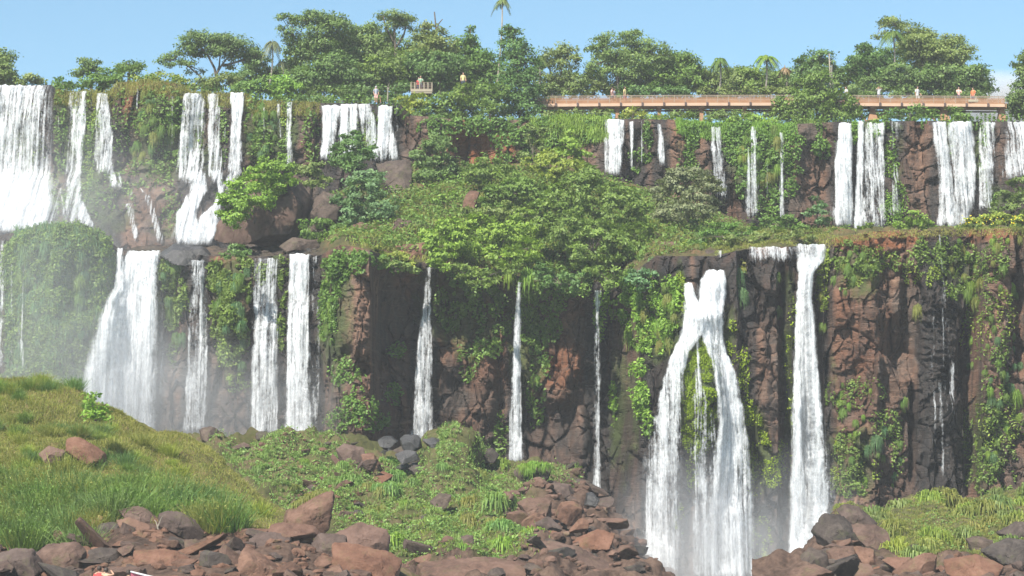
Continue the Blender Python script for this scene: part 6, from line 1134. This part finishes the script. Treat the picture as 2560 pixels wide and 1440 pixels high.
patches('cliff_foliage', 'creepers and small plants on the right-hand lower cliff', lower, [(2120, 640, 40, 40, 1600), (2160, 660, 40, 40, 1500), (2110, 690, 24, 40, 700), (2300, 640, 24, 50, 600), (2370, 640, 40, 50, 1300), (2420, 660, 40, 50, 1300), (2390, 720, 30, 40, 800), (2480, 650, 40, 60, 900), (2250, 650, 30, 30, 400), (2440, 760, 40, 60, 700), (2480, 880, 40, 60, 700), (2490, 980, 40, 80, 1300), (2450, 1080, 40, 70, 1400), (2480, 1190, 60, 50, 1800), (2120, 1140, 40, 70, 1300), (2130, 1210, 40, 40, 1200), (2210, 1060, 40, 40, 500), (2160, 980, 50, 40, 500), (2090, 1000, 24, 50, 500), (2240, 1130, 20, 60, 300), (2530, 1090, 40, 80, 600)], .09, 'mid', .3, 13)
patches('cliff_foliage', 'yellowing grass clumps on the right-hand lower cliff', lower, [(2190, 650, 40, 30, 500), (2280, 690, 20, 20, 200), (2330, 700, 20, 30, 250), (2150, 700, 30, 20, 250), (2440, 830, 30, 40, 350), (2510, 780, 30, 60, 350), (2500, 1060, 50, 60, 500), (2060, 660, 16, 40, 500), (2060, 740, 14, 40, 400), (2170, 1180, 30, 30, 300)], .09, 'yellow', .3, 14)

# mop-headed tufts of hanging grass, each a plant of its own
def tuft_proto(k, mat):
    r = np.random.default_rng(60 + k); n = 260; d = unit(r.normal(size=(n, 3)) + np.array([0, -.5, .6]))
    V, F = blades(d * .05, d, r.uniform(.35, .62, n), r.uniform(1.0, 1.9, n), np.full(n, .035), r)
    return mesh('hanging_tuft', V, F, M[mat])
TFP = {m: [tuft_proto(k + j * 5, m) for k in range(3)] for j, m in enumerate(('mid', 'grass', 'bright', 'blue', 'olive', 'cover', 'yellow'))}
def tufts(sheet, pts, mats, label, group, r):
    p = np.array(pts, float); P, Nn = sheet.sample(p[:, 0], p[:, 1])
    for q, n, (x, y, R) in zip(P, Nn, pts):
        m = mats[r.integers(len(mats))]; o = link('hanging_tuft', TFP[m][r.integers(3)], None, q + np.array([0, -.12, 0])); s = R / PPM(q[1]) / .48
        o.scale = (s, s, s * r.uniform(1, 1.25)); o.rotation_euler = (0, 0, r.normal() * .5); tag(o, label, 'plant', group)
r_ = np.random.default_rng(8)
for x, y, R, m, lb in [(1945, 690, 14, 'mid', 'small round tuft on the dark rock left of the white column'), (1845, 690, 26, 'blue', 'big shaggy tuft beside the forked fall head'), (1850, 740, 26, 'blue', 'long rounded moss cushion under the shaggy tuft'), (1950, 770, 18, 'mid', 'flat tuft on a ledge left of the white column'), (2050, 700, 18, 'mid', 'tuft right of the white column, upper one'), (2055, 740, 16, 'grass', 'tuft right of the white column, lower one'), (2145, 690, 14, 'grass', 'pale tuft on the red face below the creepers'), (2290, 775, 18, 'grass', 'mop-headed tuft left of the stepped black wall'), (2436, 757, 18, 'grass', 'bright mop-headed tuft right of the stepped black wall'), (2058, 815, 14, 'mid', 'small tuft on the dark edge by the white column'), (2065, 815, 10, 'bright', 'tiny tuft by the white column'), (2540, 990, 22, 'bright', 'round green tuft near the right frame edge'), (2185, 1105, 22, 'blue', 'grey-green tuft in the middle of the red face'), (2205, 1075, 16, 'blue', 'upper grey-green tuft on the red face'), (2255, 1005, 14, 'mid', 'tuft on the dark pillar of the red face'), (2110, 1030, 16, 'mid', 'tuft on the left side of the red face'), (2250, 1110, 10, 'mid', 'little tuft low on the dark pillar'), (1340, 940, 12, 'grass', 'yellow tuft beside the narrow straight fall'), (1175, 885, 10, 'grass', 'lone yellow tuft on the shaded wall'), (1320, 650, 30, 'bright', 'fountain of grass above the narrow straight fall'), (1275, 690, 22, 'bright', 'grass clump left of the narrow straight fall'), (1320, 720, 20, 'mid', 'long grass right of the narrow straight fall')]:
    tufts(lower, [(x, y, R)], [m], lb, 'tufts on the lower cliff', r_)
def rnd(poly, n, lo, hi):
    X, Yp = poly_pts(poly, n, r_); return [(x, y, lo + (hi - lo) * r_.random() ** 2) for x, y in zip(X, Yp)]
tufts(lower, rnd([(2350, 600), (2560, 590), (2560, 780), (2420, 760), (2370, 700)], 26, 8, 18), ['mid', 'grass', 'bright'], 'small hanging tuft in the scatter right of the wet black wall', 'small tufts right of the wet black wall', r_)
tufts(lower, rnd([(2430, 800), (2560, 800), (2560, 1220), (2430, 1220)], 34, 8, 18), ['mid', 'bright', 'blue'], 'small tuft on the cliff below the right frame edge', 'small tufts low on the right edge', r_)
tufts(lower, rnd([(2075, 620), (2200, 610), (2190, 720), (2080, 760)], 16, 8, 15), ['mid', 'grass'], 'little tuft among the creepers at the top of the red face', 'small tufts at the top of the red face', r_)
tufts(lower, rnd([(2080, 940), (2270, 960), (2260, 1230), (2100, 1220)], 24, 7, 15), ['mid', 'blue', 'bright'], 'small tuft rooted in a crack of the red face', 'small tufts on the red face', r_)
tufts(lower, rnd([(40, 600), (260, 600), (270, 760), (220, 900), (60, 900)], 60, 12, 24), ['blue', 'mid', 'blue'], 'shaggy fern tuft on the bulging green wall at left', 'fern tufts on the bulging green wall', r_)
tufts(lower, rnd([(405, 650), (460, 650), (455, 850), (410, 860)], 14, 10, 20), ['mid', 'blue'], 'round fern clump between the largest fall and the greyish veil', 'fern clumps right of the largest fall', r_)
tufts(lower, rnd([(525, 650), (625, 660), (620, 920), (530, 900)], 26, 10, 20), ['mid', 'blue'], 'round fern clump between the greyish veil and the paired falls', 'fern clumps left of the paired falls', r_)
tufts(lower, rnd([(1560, 700), (1700, 690), (1690, 880), (1580, 870)], 26, 12, 24), ['grass', 'bright', 'mid'], 'drooping grass tuft on the sunny shoulder left of the forked fall', 'grass tufts left of the forked fall', r_)
tufts(lower, rnd([(810, 680), (850, 680), (830, 860), (806, 860)], 12, 10, 20), ['mid', 'bright'], 'leafy tuft along the right rim of the paired falls', 'tufts right of the paired falls', r_)
tufts(upper, rnd([(1820, 320), (1970, 320), (1960, 480), (1850, 470)], 26, 10, 20), ['mid', 'bright', 'grass'], 'fern tuft on the dripping wall under the walkway', 'fern tufts on the dripping wall', r_)
tufts(upper, rnd([(300, 220), (450, 220), (440, 420), (320, 400)], 30, 10, 20), ['grass', 'mid', 'blue'], 'hanging tuft on the mossy wall below the red outcrop', 'tufts below the red outcrop', r_)
tufts(upper, rnd([(615, 250), (700, 260), (690, 420), (620, 400)], 16, 9, 16), ['mid', 'blue'], 'hanging tuft on the dark wall right of the double veil', 'tufts right of the double veil', r_)
def tussocks(sheet, poly, n, lo, hi, mats, label, group):
    X, Yp = poly_pts(poly, n, r_); P, _ = sheet.sample(X, Yp)
    for q in P:
        m = mats[r_.integers(len(mats))]; R = lo + (hi - lo) * r_.random() ** 1.6; o = link('tussock', TFP[m][r_.integers(3)], None, q + UP * R * .1); s = R / .48
        o.scale = (s * r_.uniform(1, 1.5), s * r_.uniform(1, 1.5), s * r_.uniform(.6, 1.0)); o.rotation_euler = (0, 0, r_.normal() * .6); tag(o, label, 'grass tussock', group)
tussocks(ledge, [(1640, 560), (1850, 575), (2060, 586), (2060, 606), (1860, 618), (1780, 630), (1640, 630)], 44, .3, .75, ['grass', 'mid', 'olive'], 'grass tussock on the flat strip above the forked fall and stony weir', 'tussocks above the stony weir')
tussocks(ledge, [(900, 560), (1060, 520), (1100, 560), (1050, 640), (880, 620)], 20, .3, .7, ['grass', 'bright', 'olive'], 'grass tussock on the slope left of the big-leaved bright bush', 'tussocks on the left of the middle ledge')
tussocks(talus, TP, 90, .3, .95, ['cover', 'bright', 'cover', 'grass'], 'green grass hummock on the talus slope', 'hummocks on the talus slope')
tussocks(right, BP, 70, .4, 1.1, ['grass', 'olive', 'yellow', 'grass'], 'drooping mossy hummock on the right-hand bank', 'hummocks on the right-hand bank')
cap = U(775, 1232, 103)
for k, (x, y) in enumerate([(790, 1238), (800, 1232), (775, 1243), (812, 1236), (760, 1250), (820, 1242), (745, 1262)]):
    o = link('moss_cushion', TFP['grass'][k % 3], None, U(x, y, 102.6 - .05 * k)); o.scale = (.85, .85, .55); tag(o, 'yellow-green moss cushion on top of the tall pointed boulder', 'moss', 'moss cushions on the pointed boulder')
for k, (x, y) in enumerate([(1310, 1168), (1335, 1162), (1360, 1165), (1322, 1175)]):
    o = link('moss_cushion', TFP['bright'][k % 3], None, U(x, y, 136.6)); o.scale = (1.2, 1.2, .7); tag(o, 'grass cushion on the grass-capped dark block', 'moss', 'grass cushions on the talus blocks')

# ================================================================ the walkway
def walkway():
    Y0, Y1 = 198.0, 193.0                              # it comes a little nearer towards the right
    def at(px, py):
        s = (px - 1330) / (2515 - 1330.0); return U(px, py, Y0 + (Y1 - Y0) * s)
    org = at(1330, 262); root = empty('walkway', org)
    tag(root, 'long rusty walkway with railings running on piers along the cliff top', 'footbridge')
    x0, x1 = 1335, 2512
    def row(px, v):                                   # the photo's slight rise to the right
        return v + np.interp(px, [1335, 1700, 2000, 2512], [2.5, 0, -.5, 3.0])
    depth = np.array([0, 1.5, 0])
    def run(py, w, h, back=False, a=x0, b=x1):
        mb = MB(); xs = np.linspace(a, b, 14)
        for p, q in zip(xs[:-1], xs[1:]):
            mb.bar(at(p, row(p, py)) + depth * back, at(q, row(q, py)) + depth * back, w, h)
        return mb
    # deck and its girders
    mb = MB(); xs = np.linspace(x0, x1, 14)
    for p, q in zip(xs[:-1], xs[1:]):
        c = (at(p, row(p, 258)) + at(q, row(q, 258))) / 2; l = np.linalg.norm(at(q, 258) - at(p, 258)) / 2
        a, b = at(p, row(p, 257)), at(q, row(q, 257)); mb.bar(a + depth / 2, b + depth / 2, 1.6, .07)
    mb.build('deck', M['rust'], root, org)
    run(261, .12, .24).build('girder', M['beam'], root, org); run(261, .12, .24, True).build('girder', M['beam'], root, org)
    run(269, .12, .12, True).build('shadow_pipe', M['pipe'], root, org)  # dark pipe put in along the shadow line below the girders
    for x in np.arange(1390, x1, 54.0): mb = MB(); mb.bar(at(x, row(x, 264.5)) - [0, .1, 0], at(x, row(x, 256)) - [0, .1, 0], .16, .10); mb.build('girder_bracket', M['pipe'], root, org)
    for back in (False, True):
        mb = run(238.5, .06, .05, back); t = run(241.5, .03, .03, back); mb.V += t.V; mb.F += [f + mb.n for f in t.F]; mb.n += t.n
        hr = mb.build('handrail', M['rail'], root, org)
        for x in np.arange(x0, x1, 27.0): pb = MB(); pb.bar(at(x, row(x, 257)) + depth * back, at(x, row(x, 238.6)) + depth * back, .05, .05); pb.build('rail_post', M['rail'], hr, org)
        mb = MB()                                     # mesh infill: close-set bars and a plate
        for py in (244, 246.2, 248.4, 250.6, 252.8, 255): 
            t = run(py, .025, .045, back); mb.V += t.V; mb.F += [f + mb.n for f in t.F]; mb.n += t.n
        mb.build('rail_mesh', M['rust'], root, org)
    for x, top, bot, wt, wb in [(1543, 262, 298, 8, 10), (1648, 262, 302, 8, 10), (1753, 262, 306, 8, 11), (1860, 262, 296, 7, 9), (2181, 262, 303, 10, 26), (2360, 262, 303, 14, 26), (2504, 262, 303, 12, 22)]:
        mb = MB(); Yp = at(x, top)[1] + .75; cap_ = U(x, top + 12, Yp); a, b = U(x, bot, Yp), U(x, top, Yp); s = PPM(Yp)
        mb.bar(a, cap_, wb / s, .9, wt / wb); pr = mb.build('pier', M['pier'], root, org); mb = MB(); mb.bar(cap_, b, (wt + 5) / s, 1.3); mb.build('pier_cap', M['pier'], pr, org)
    for p, q in (((2192, 300), (2228, 267)), ((2345, 300), (2308, 267)), ((2170, 300), (2140, 268))):
        mb = MB(); mb.bar(at(*p) + depth / 2, at(*q) + depth / 2, .12, .12); mb.build('brace', M['rust'], root, org)
    mb = MB(); a, b = at(2420, row(2420, 247)), at(2446, row(2446, 252)); mb.box(a - [0, .06, 0], b - [0, .03, 0]); mb.build('plaque', M['planks'], root, org)
    return at, row
wat, wrow = walkway()

# ================================================================ the viewing platform
def platform():
    Y = 196.0; org = U(1052, 250, Y); root = empty('viewing_platform', org); tag(root, 'small wooden viewing platform with a panelled railing among the trees', 'platform')
    a, b = U(1027, 229, Y), U(1080, 229, Y); mb = MB(); mb.box(a + [0, 0, -.14], b + [0, 1.6, .02]); mb.build('deck', M['planks'], root, org)
    mb = MB(); mb.box(U(1027, 236, Y) + [.2, .3, 0], U(1080, 231, Y) + [-.1, 1.4, 0]); mb.build('underframe', M['darkwood'], root, org)
    mb = MB()
    for y in (207, 212.5, 217, 221.5): mb.bar(U(1027, y, Y), U(1080, y, Y), .05, .07)
    mb.build('rail', M['darkwood'], root, org)
    mb = MB()
    for x in (1027.5, 1037, 1049, 1060, 1070, 1080): mb.bar(U(x, 229, Y), U(x, 206, Y), .07, .07)
    mb.build('baluster', M['planks'], root, org)
    mb = MB(); mb.box(U(1028, 229, Y) - [0, .04, 0], U(1080, 223, Y) - [0, .02, 0]); mb.build('kick_board', M['planks'], root, org)
    for x in (1058, 1068): mb = MB(); mb.bar(U(x, 256, Y + .7), U(x, 230, Y + .7), .16, .16); mb.build('leg', M['planks'], root, org)
platform()
# low wooden stand beside the onlooker
mb = MB(); a = U(943, 246, 192.6); b = U(953, 246, 192.6)
mb.bar(U(951, 257, 192.6), U(951, 241, 192.6), .07); mb.bar(U(943, 257, 192.6), U(943, 247, 192.6), .07); mb.bar(U(941, 246, 192.6), U(953, 243, 192.6), .06)
tag(mb.build('wooden_barrier', M['pier'], None, U(947, 257, 192.6)), 'small wooden barrier beside the standing onlooker', 'barrier')

# ================================================================ people
SKIN = flat_mat('skin', (0.42, 0.25, 0.17), .6, .08); HAIR = flat_mat('dark_hair', (0.035, 0.024, 0.018), .6, .2)
_cl = {}
def cloth(n, c):
    if n not in _cl: _cl[n] = flat_mat('cloth_' + n, c, .85, .12, 6)
    return _cl[n]
def lathe(mb, rings, n=12):
    """rings: (x, y, z, rx, ry) -> closed loft"""
    a = np.linspace(0, 2 * np.pi, n, endpoint=False)
    V = np.concatenate([[[x + rx * math.cos(t), y + ry * math.sin(t), z] for t in a] for x, y, z, rx, ry in rings])
    F = [[i * n + j, i * n + (j + 1) % n, (i + 1) * n + (j + 1) % n, (i + 1) * n + j] for i in range(len(rings) - 1) for j in range(n)]
    m = len(rings); V = np.concatenate([V, [[*rings[0][:3]], [*rings[-1][:3]]]])
    for j in range(n): F.append([m * n, (j + 1) % n, j, j]); F.append([m * n + 1, (m - 1) * n + j, (m - 1) * n + (j + 1) % n, (m - 1) * n + (j + 1) % n])
    mb.add(V, F)
def person(label, foot, rotz, shirt, legs, h=1.7, pose='stand', bare=False, hat=None, group='people on the walkway'):
    h = h * .83; k = h / 1.7; root = empty('person', foot); root.rotation_euler = (0, 0, rotz); tag(root, label, 'person', group)
    J, E, R = [], [], []
    def j(p, r, par=None):
        J.append(tuple(np.array(p) * k)); R.append(r * k)
        if par is not None: E.append((par, len(J) - 1))
        return len(J) - 1
    st = .13 if pose == 'walk' else .02
    pel = j((0, 0, .92), .125); wa = j((0, 0, 1.08), .115, pel); ch = j((0, .0, 1.28), .135, wa); nk0 = j((0, .01, 1.42), .085, ch); nk = j((0, .0, 1.49), .052, nk0)
    hd = j((0, -.02, 1.56), .075, nk); hd2 = j((0, -.02, 1.64), .092, hd); hd3 = j((0, -.015, 1.70), .065, hd2); j((0, -.10, 1.60), .022, hd2)
    for s in (-1, 1):
        hp = j((s * .09, 0, .86), .095, pel); kn = j((s * .1, -.05 - st * s * .6, .48), .058, hp); an = j((s * .1, st * s * 1.4, .09), .038, kn); j((s * .11, st * s * 1.4 - .14, .035), .034, an)
        sh = j((s * .19, 0, 1.39), .062, nk0)
        if pose == 'rail': el = j((s * .25, -.12, 1.16), .045, sh); wr = j((s * .2, -.36, 1.1), .032, el); hn = j((s * .18, -.43, 1.09), .03, wr)
        elif pose == 'raise': el = j((s * .3, -.16, 1.42), .045, sh); wr = j((s * .12, -.25, 1.58), .032, el); hn = j((s * .08, -.26, 1.63), .03, wr)
        else: el = j((s * .25, .03 + .1 * st * s, 1.13), .045, sh); wr = j((s * .25, -.1 - st * s, .92), .032, el); hn = j((s * .24, -.13 - st * s, .85), .03, wr)
        for f, ln in zip((-.022, -.008, .008, .022), (.06, .075, .07, .055)): j((J[hn][0] / k + s * .0 + f, J[hn][1] / k - .02, J[hn][2] / k - ln), .0085, hn)
        j((J[hn][0] / k - s * .03, J[hn][1] / k - .035, J[hn][2] / k - .02), .0095, hn)
    me = bpy.data.meshes.new('body'); me.from_pydata(J, E, []); me.materials.append(SKIN)
    o = link('body', me, root); md = o.modifiers.new('skin', 'SKIN'); md.use_smooth_shade = True
    for v, r in zip(me.skin_vertices[0].data, R): v.radius = (r, r)
    me.skin_vertices[0].data[0].use_root = True
    sb = o.modifiers.new('sub', 'SUBSURF'); sb.levels = 1; sb.render_levels = 1
    mb = MB(); lathe(mb, [(0, -.015, (1.55) * k, .095 * k, .1 * k), (0, .01, 1.62 * k, .108 * k, .115 * k), (0, 0, 1.70 * k, .095 * k, .1 * k), (0, -.01, 1.755 * k, .045 * k, .05 * k)]); mb.V[-1][:, 1] += .022
    mb.build('hair', hat or HAIR, o, (0, 0, 0), True)
    if not bare:
        mb = MB(); lathe(mb, [(0, 0, .86 * k, .17 * k, .135 * k), (0, 0, 1.05 * k, .155 * k, .13 * k), (0, 0, 1.25 * k, .18 * k, .15 * k), (0, 0, 1.38 * k, .2 * k, .125 * k), (0, .01, 1.46 * k, .1 * k, .085 * k)])
        for s in (-1, 1):
            a = np.array([s * .17, 0, 1.39]) * k; tg = np.array({'rail': (s * .24, -.1, 1.2), 'raise': (s * .29, -.13, 1.41)}.get(pose, (s * .245, .02, 1.17))) * k
            mb.tube([a, (a + tg) / 2, tg], [.082 * k, .075 * k, .066 * k], 9)
        mb.build('shirt', shirt, root, (0, 0, 0), True)
    mb = MB(); lathe(mb, [(0, 0, .80 * k, .17 * k, .13 * k), (0, 0, .90 * k, .168 * k, .135 * k), (0, 0, 1.0 * k, .155 * k, .128 * k)])
    for s in (-1, 1): mb.tube([np.array([s * .09, 0, .86]) * k, np.array([s * .1, -.03 - st * s * .3, .66]) * k, np.array([s * .102, -.05 - st * s * .6, .5]) * k], [.105 * k, .092 * k, .084 * k], 9)
    mb.build('shorts', legs, root, (0, 0, 0), True); return root
def deckfoot(px, off=.55): return wat(px, wrow(px, 256.2)) + np.array([0, off, 0])
WH, PK, YE, OR, GY, NV, GN, RD, MA = (cloth(*c) for c in [('white', (.42, .42, .42)), ('pink', (.62, .36, .32)), ('yellow', (.5, .43, .2)), ('orange', (.6, .16, .07)), ('grey', (.26, .28, .33)), ('navy', (.04, .05, .1)), ('green', (.2, .3, .2)), ('red', (.42, .06, .06)), ('maroon', (.28, .07, .1))])
person('person in a pale pink top walking with a companion on the walkway', deckfoot(1531), 1.3, PK, NV, 1.68, 'walk')
person('person in grey close behind the pale pink top', deckfoot(1537, .8), 1.4, GY, PK, 1.62, 'walk')
person('person in a pale yellow shirt walking on the walkway', deckfoot(1563), 1.2, YE, MA, 1.74, 'walk')
person('person in white half hidden by the cliff-hugging tree', deckfoot(2118), -1.2, WH, GY, 1.7, 'walk')
person('person lifting both arms on the walkway near the broad pier', deckfoot(2199, .3), 0.1, WH, NV, 1.68, 'raise')
person('person all in white standing in the middle of the right-hand walkway', deckfoot(2297), .6, WH, WH, 1.76, 'walk')
person('person in a pink top leaning on the rail with elbows out', deckfoot(2399, .3), .1, PK, NV, 1.66, 'rail')
person('person in an orange shirt near the end of the walkway', deckfoot(2436, .5), -.8, OR, NV, 1.66, 'stand')
person('person in a pale grey shirt standing on the cliff lip', U(940, 257, 192.4), .3, GY, PK, 1.62, 'stand', group='people on the cliff top', hat=GY)
person('person in a green shirt on the viewing platform', U(1051, 229, 196) + np.array([0, .45, 0]), .1, GN, NV, 1.66, 'rail', group='people on the cliff top')
person('person in a red top at the platform railing', U(1046, 229, 196) + np.array([0, .8, 0]), -.4, RD, NV, 1.6, 'stand', group='people on the cliff top')
person('person in pale clothes standing among leaves right of the platform', U(1158, 224, 192.0), .2, YE, NV, 1.66, 'stand', group='people on the cliff top')
gz = 0
def low(px, py, Y, h): p = U(px, py, Y); return p - np.array([0, 0, h * .84])       # where the feet are when the crown of the head is there
person('dark-haired person in a red top at the bottom edge', low(249, 1416, 88, 1.72), 3.0, RD, NV, 1.72, 'stand', group='people at the bottom edge')
person('bare-backed person bending forward at the bottom edge', low(266, 1420, 87.2, 1.62), 2.8, RD, RD, 1.62, 'raise', True, group='people at the bottom edge')
person('person in pink beside the white-edged boat', low(322, 1426, 87.6, 1.66), 2.4, PK, MA, 1.66, 'stand', group='people at the bottom edge')
# the boat whose pointed end shows at the bottom edge
def boat():
    bow = U(327, 1429, 86); org = bow - np.array([0, 0, 1.2]); root = empty('boat', org); tag(root, 'maroon boat with a white rim, only its end in the frame', 'boat')
    ax = unit(np.array([.86, .12, -.22])); side = np.array([-.12, .98, 0])
    s = np.linspace(0, 1, 12); w = .85 * np.sqrt(s) ** 1.0; c = bow + ax * (s * 4.2)[:, None] * 1.0
    Lp, Rp = c - side * w[:, None], c + side * w[:, None]
    mb = MB(); mb.tube(Lp, .03); mb.tube(Rp, .03); mb.build('rim', WH, root, org, True)
    dn = np.array([0, 0, -.75]) * (.4 + .6 * s)[:, None]; K = c + dn; mb = MB()
    V = np.concatenate([Lp, K, Rp]); n = 12
    mb.add(V, [[i, i + 1, n + i + 1, n + i] for i in range(n - 1)] + [[n + i, n + i + 1, 2 * n + i + 1, 2 * n + i] for i in range(n - 1)])
    mb.build('hull', MA, root, org)
boat()

# ================================================================ sky cloud, mist and haze
def mist(label, c, r, dens, sd):
    V, F = ico(3); o = link('mist', mesh('mist', V * (1, 1, 1), F, None, True), None, c); o.scale = r
    m, nt = newmat('mist_' + str(sd)); tc = N(nt, 'ShaderNodeTexCoord'); ln = N(nt, 'ShaderNodeVectorMath', operation='LENGTH'); L(nt, tc.outputs['Object'], ln.inputs[0])
    f = math_(nt, 'SUBTRACT', 1.0, ln.outputs['Value'], True); f = math_(nt, 'POWER', f, 1.3)
    nz = noise(nt, tc.outputs['Object'], 2.6, 3, .6, .5); f = math_(nt, 'MULTIPLY', f, math_(nt, 'MULTIPLY', math_(nt, 'SUBTRACT', nz, .25, True), 2.2))
    v = N(nt, 'ShaderNodeVolumePrincipled'); v.inputs['Color'].default_value = (.97, .98, 1, 1); v.inputs['Anisotropy'].default_value = .2
    L(nt, math_(nt, 'MULTIPLY', f, dens), v.inputs['Density']); out = N(nt, 'ShaderNodeOutputMaterial'); L(nt, v.outputs[0], out.inputs['Volume'])
    o.data.materials.append(m); tag(o, label, 'mist', None, 'stuff'); return o
mist('drifting spray at the foot of the largest fall', U(300, 1000, 158), (10, 5, 8), .24, 1)
mist('spray over the foot of the paired white falls', U(620, 1040, 155), (10, 4, 6), .14, 2)
mist('spray where the forked fall hits the pool', U(1740, 1400, 141), (6.5, 5, 7.5), .36, 3)
mist('spray at the foot of the thick white column', U(2010, 1340, 142), (4.5, 3.5, 6.5), .2, 4)
mist('pale spray hanging before the upper left falls', U(150, 530, 182), (18, 5, 9), .11, 5)
mist('spray drifting over the lower talus rocks', U(1580, 1410, 132), (4, 3, 2.6), .07, 6)
mist('spray in front of the bulging green wall at left', U(60, 800, 154), (13, 5, 14), .11, 7)
o = mist('low white cloud behind the right end of the walkway', U(2500, 262, 950), (34, 16, 15), .8, 8); o.name = 'cloud'; o['category'] = 'cloud'
o = mist('second wisp of the low white cloud, nearer the right frame edge', U(2610, 285, 950), (28, 16, 13), .8, 9); o.name = 'cloud'; o['category'] = 'cloud'
hz = MB(); hz.box((-340, -60, -3), (340, 620, 66)); mh, nt = newmat('haze_air')
v = N(nt, 'ShaderNodeVolumePrincipled'); v.inputs['Density'].default_value = .00028; v.inputs['Color'].default_value = (.93, .96, 1, 1); out = N(nt, 'ShaderNodeOutputMaterial'); L(nt, v.outputs[0], out.inputs['Volume'])
tag(hz.build('haze', mh), 'thin bluish haze in the air between the falls', 'haze', None, 'stuff')
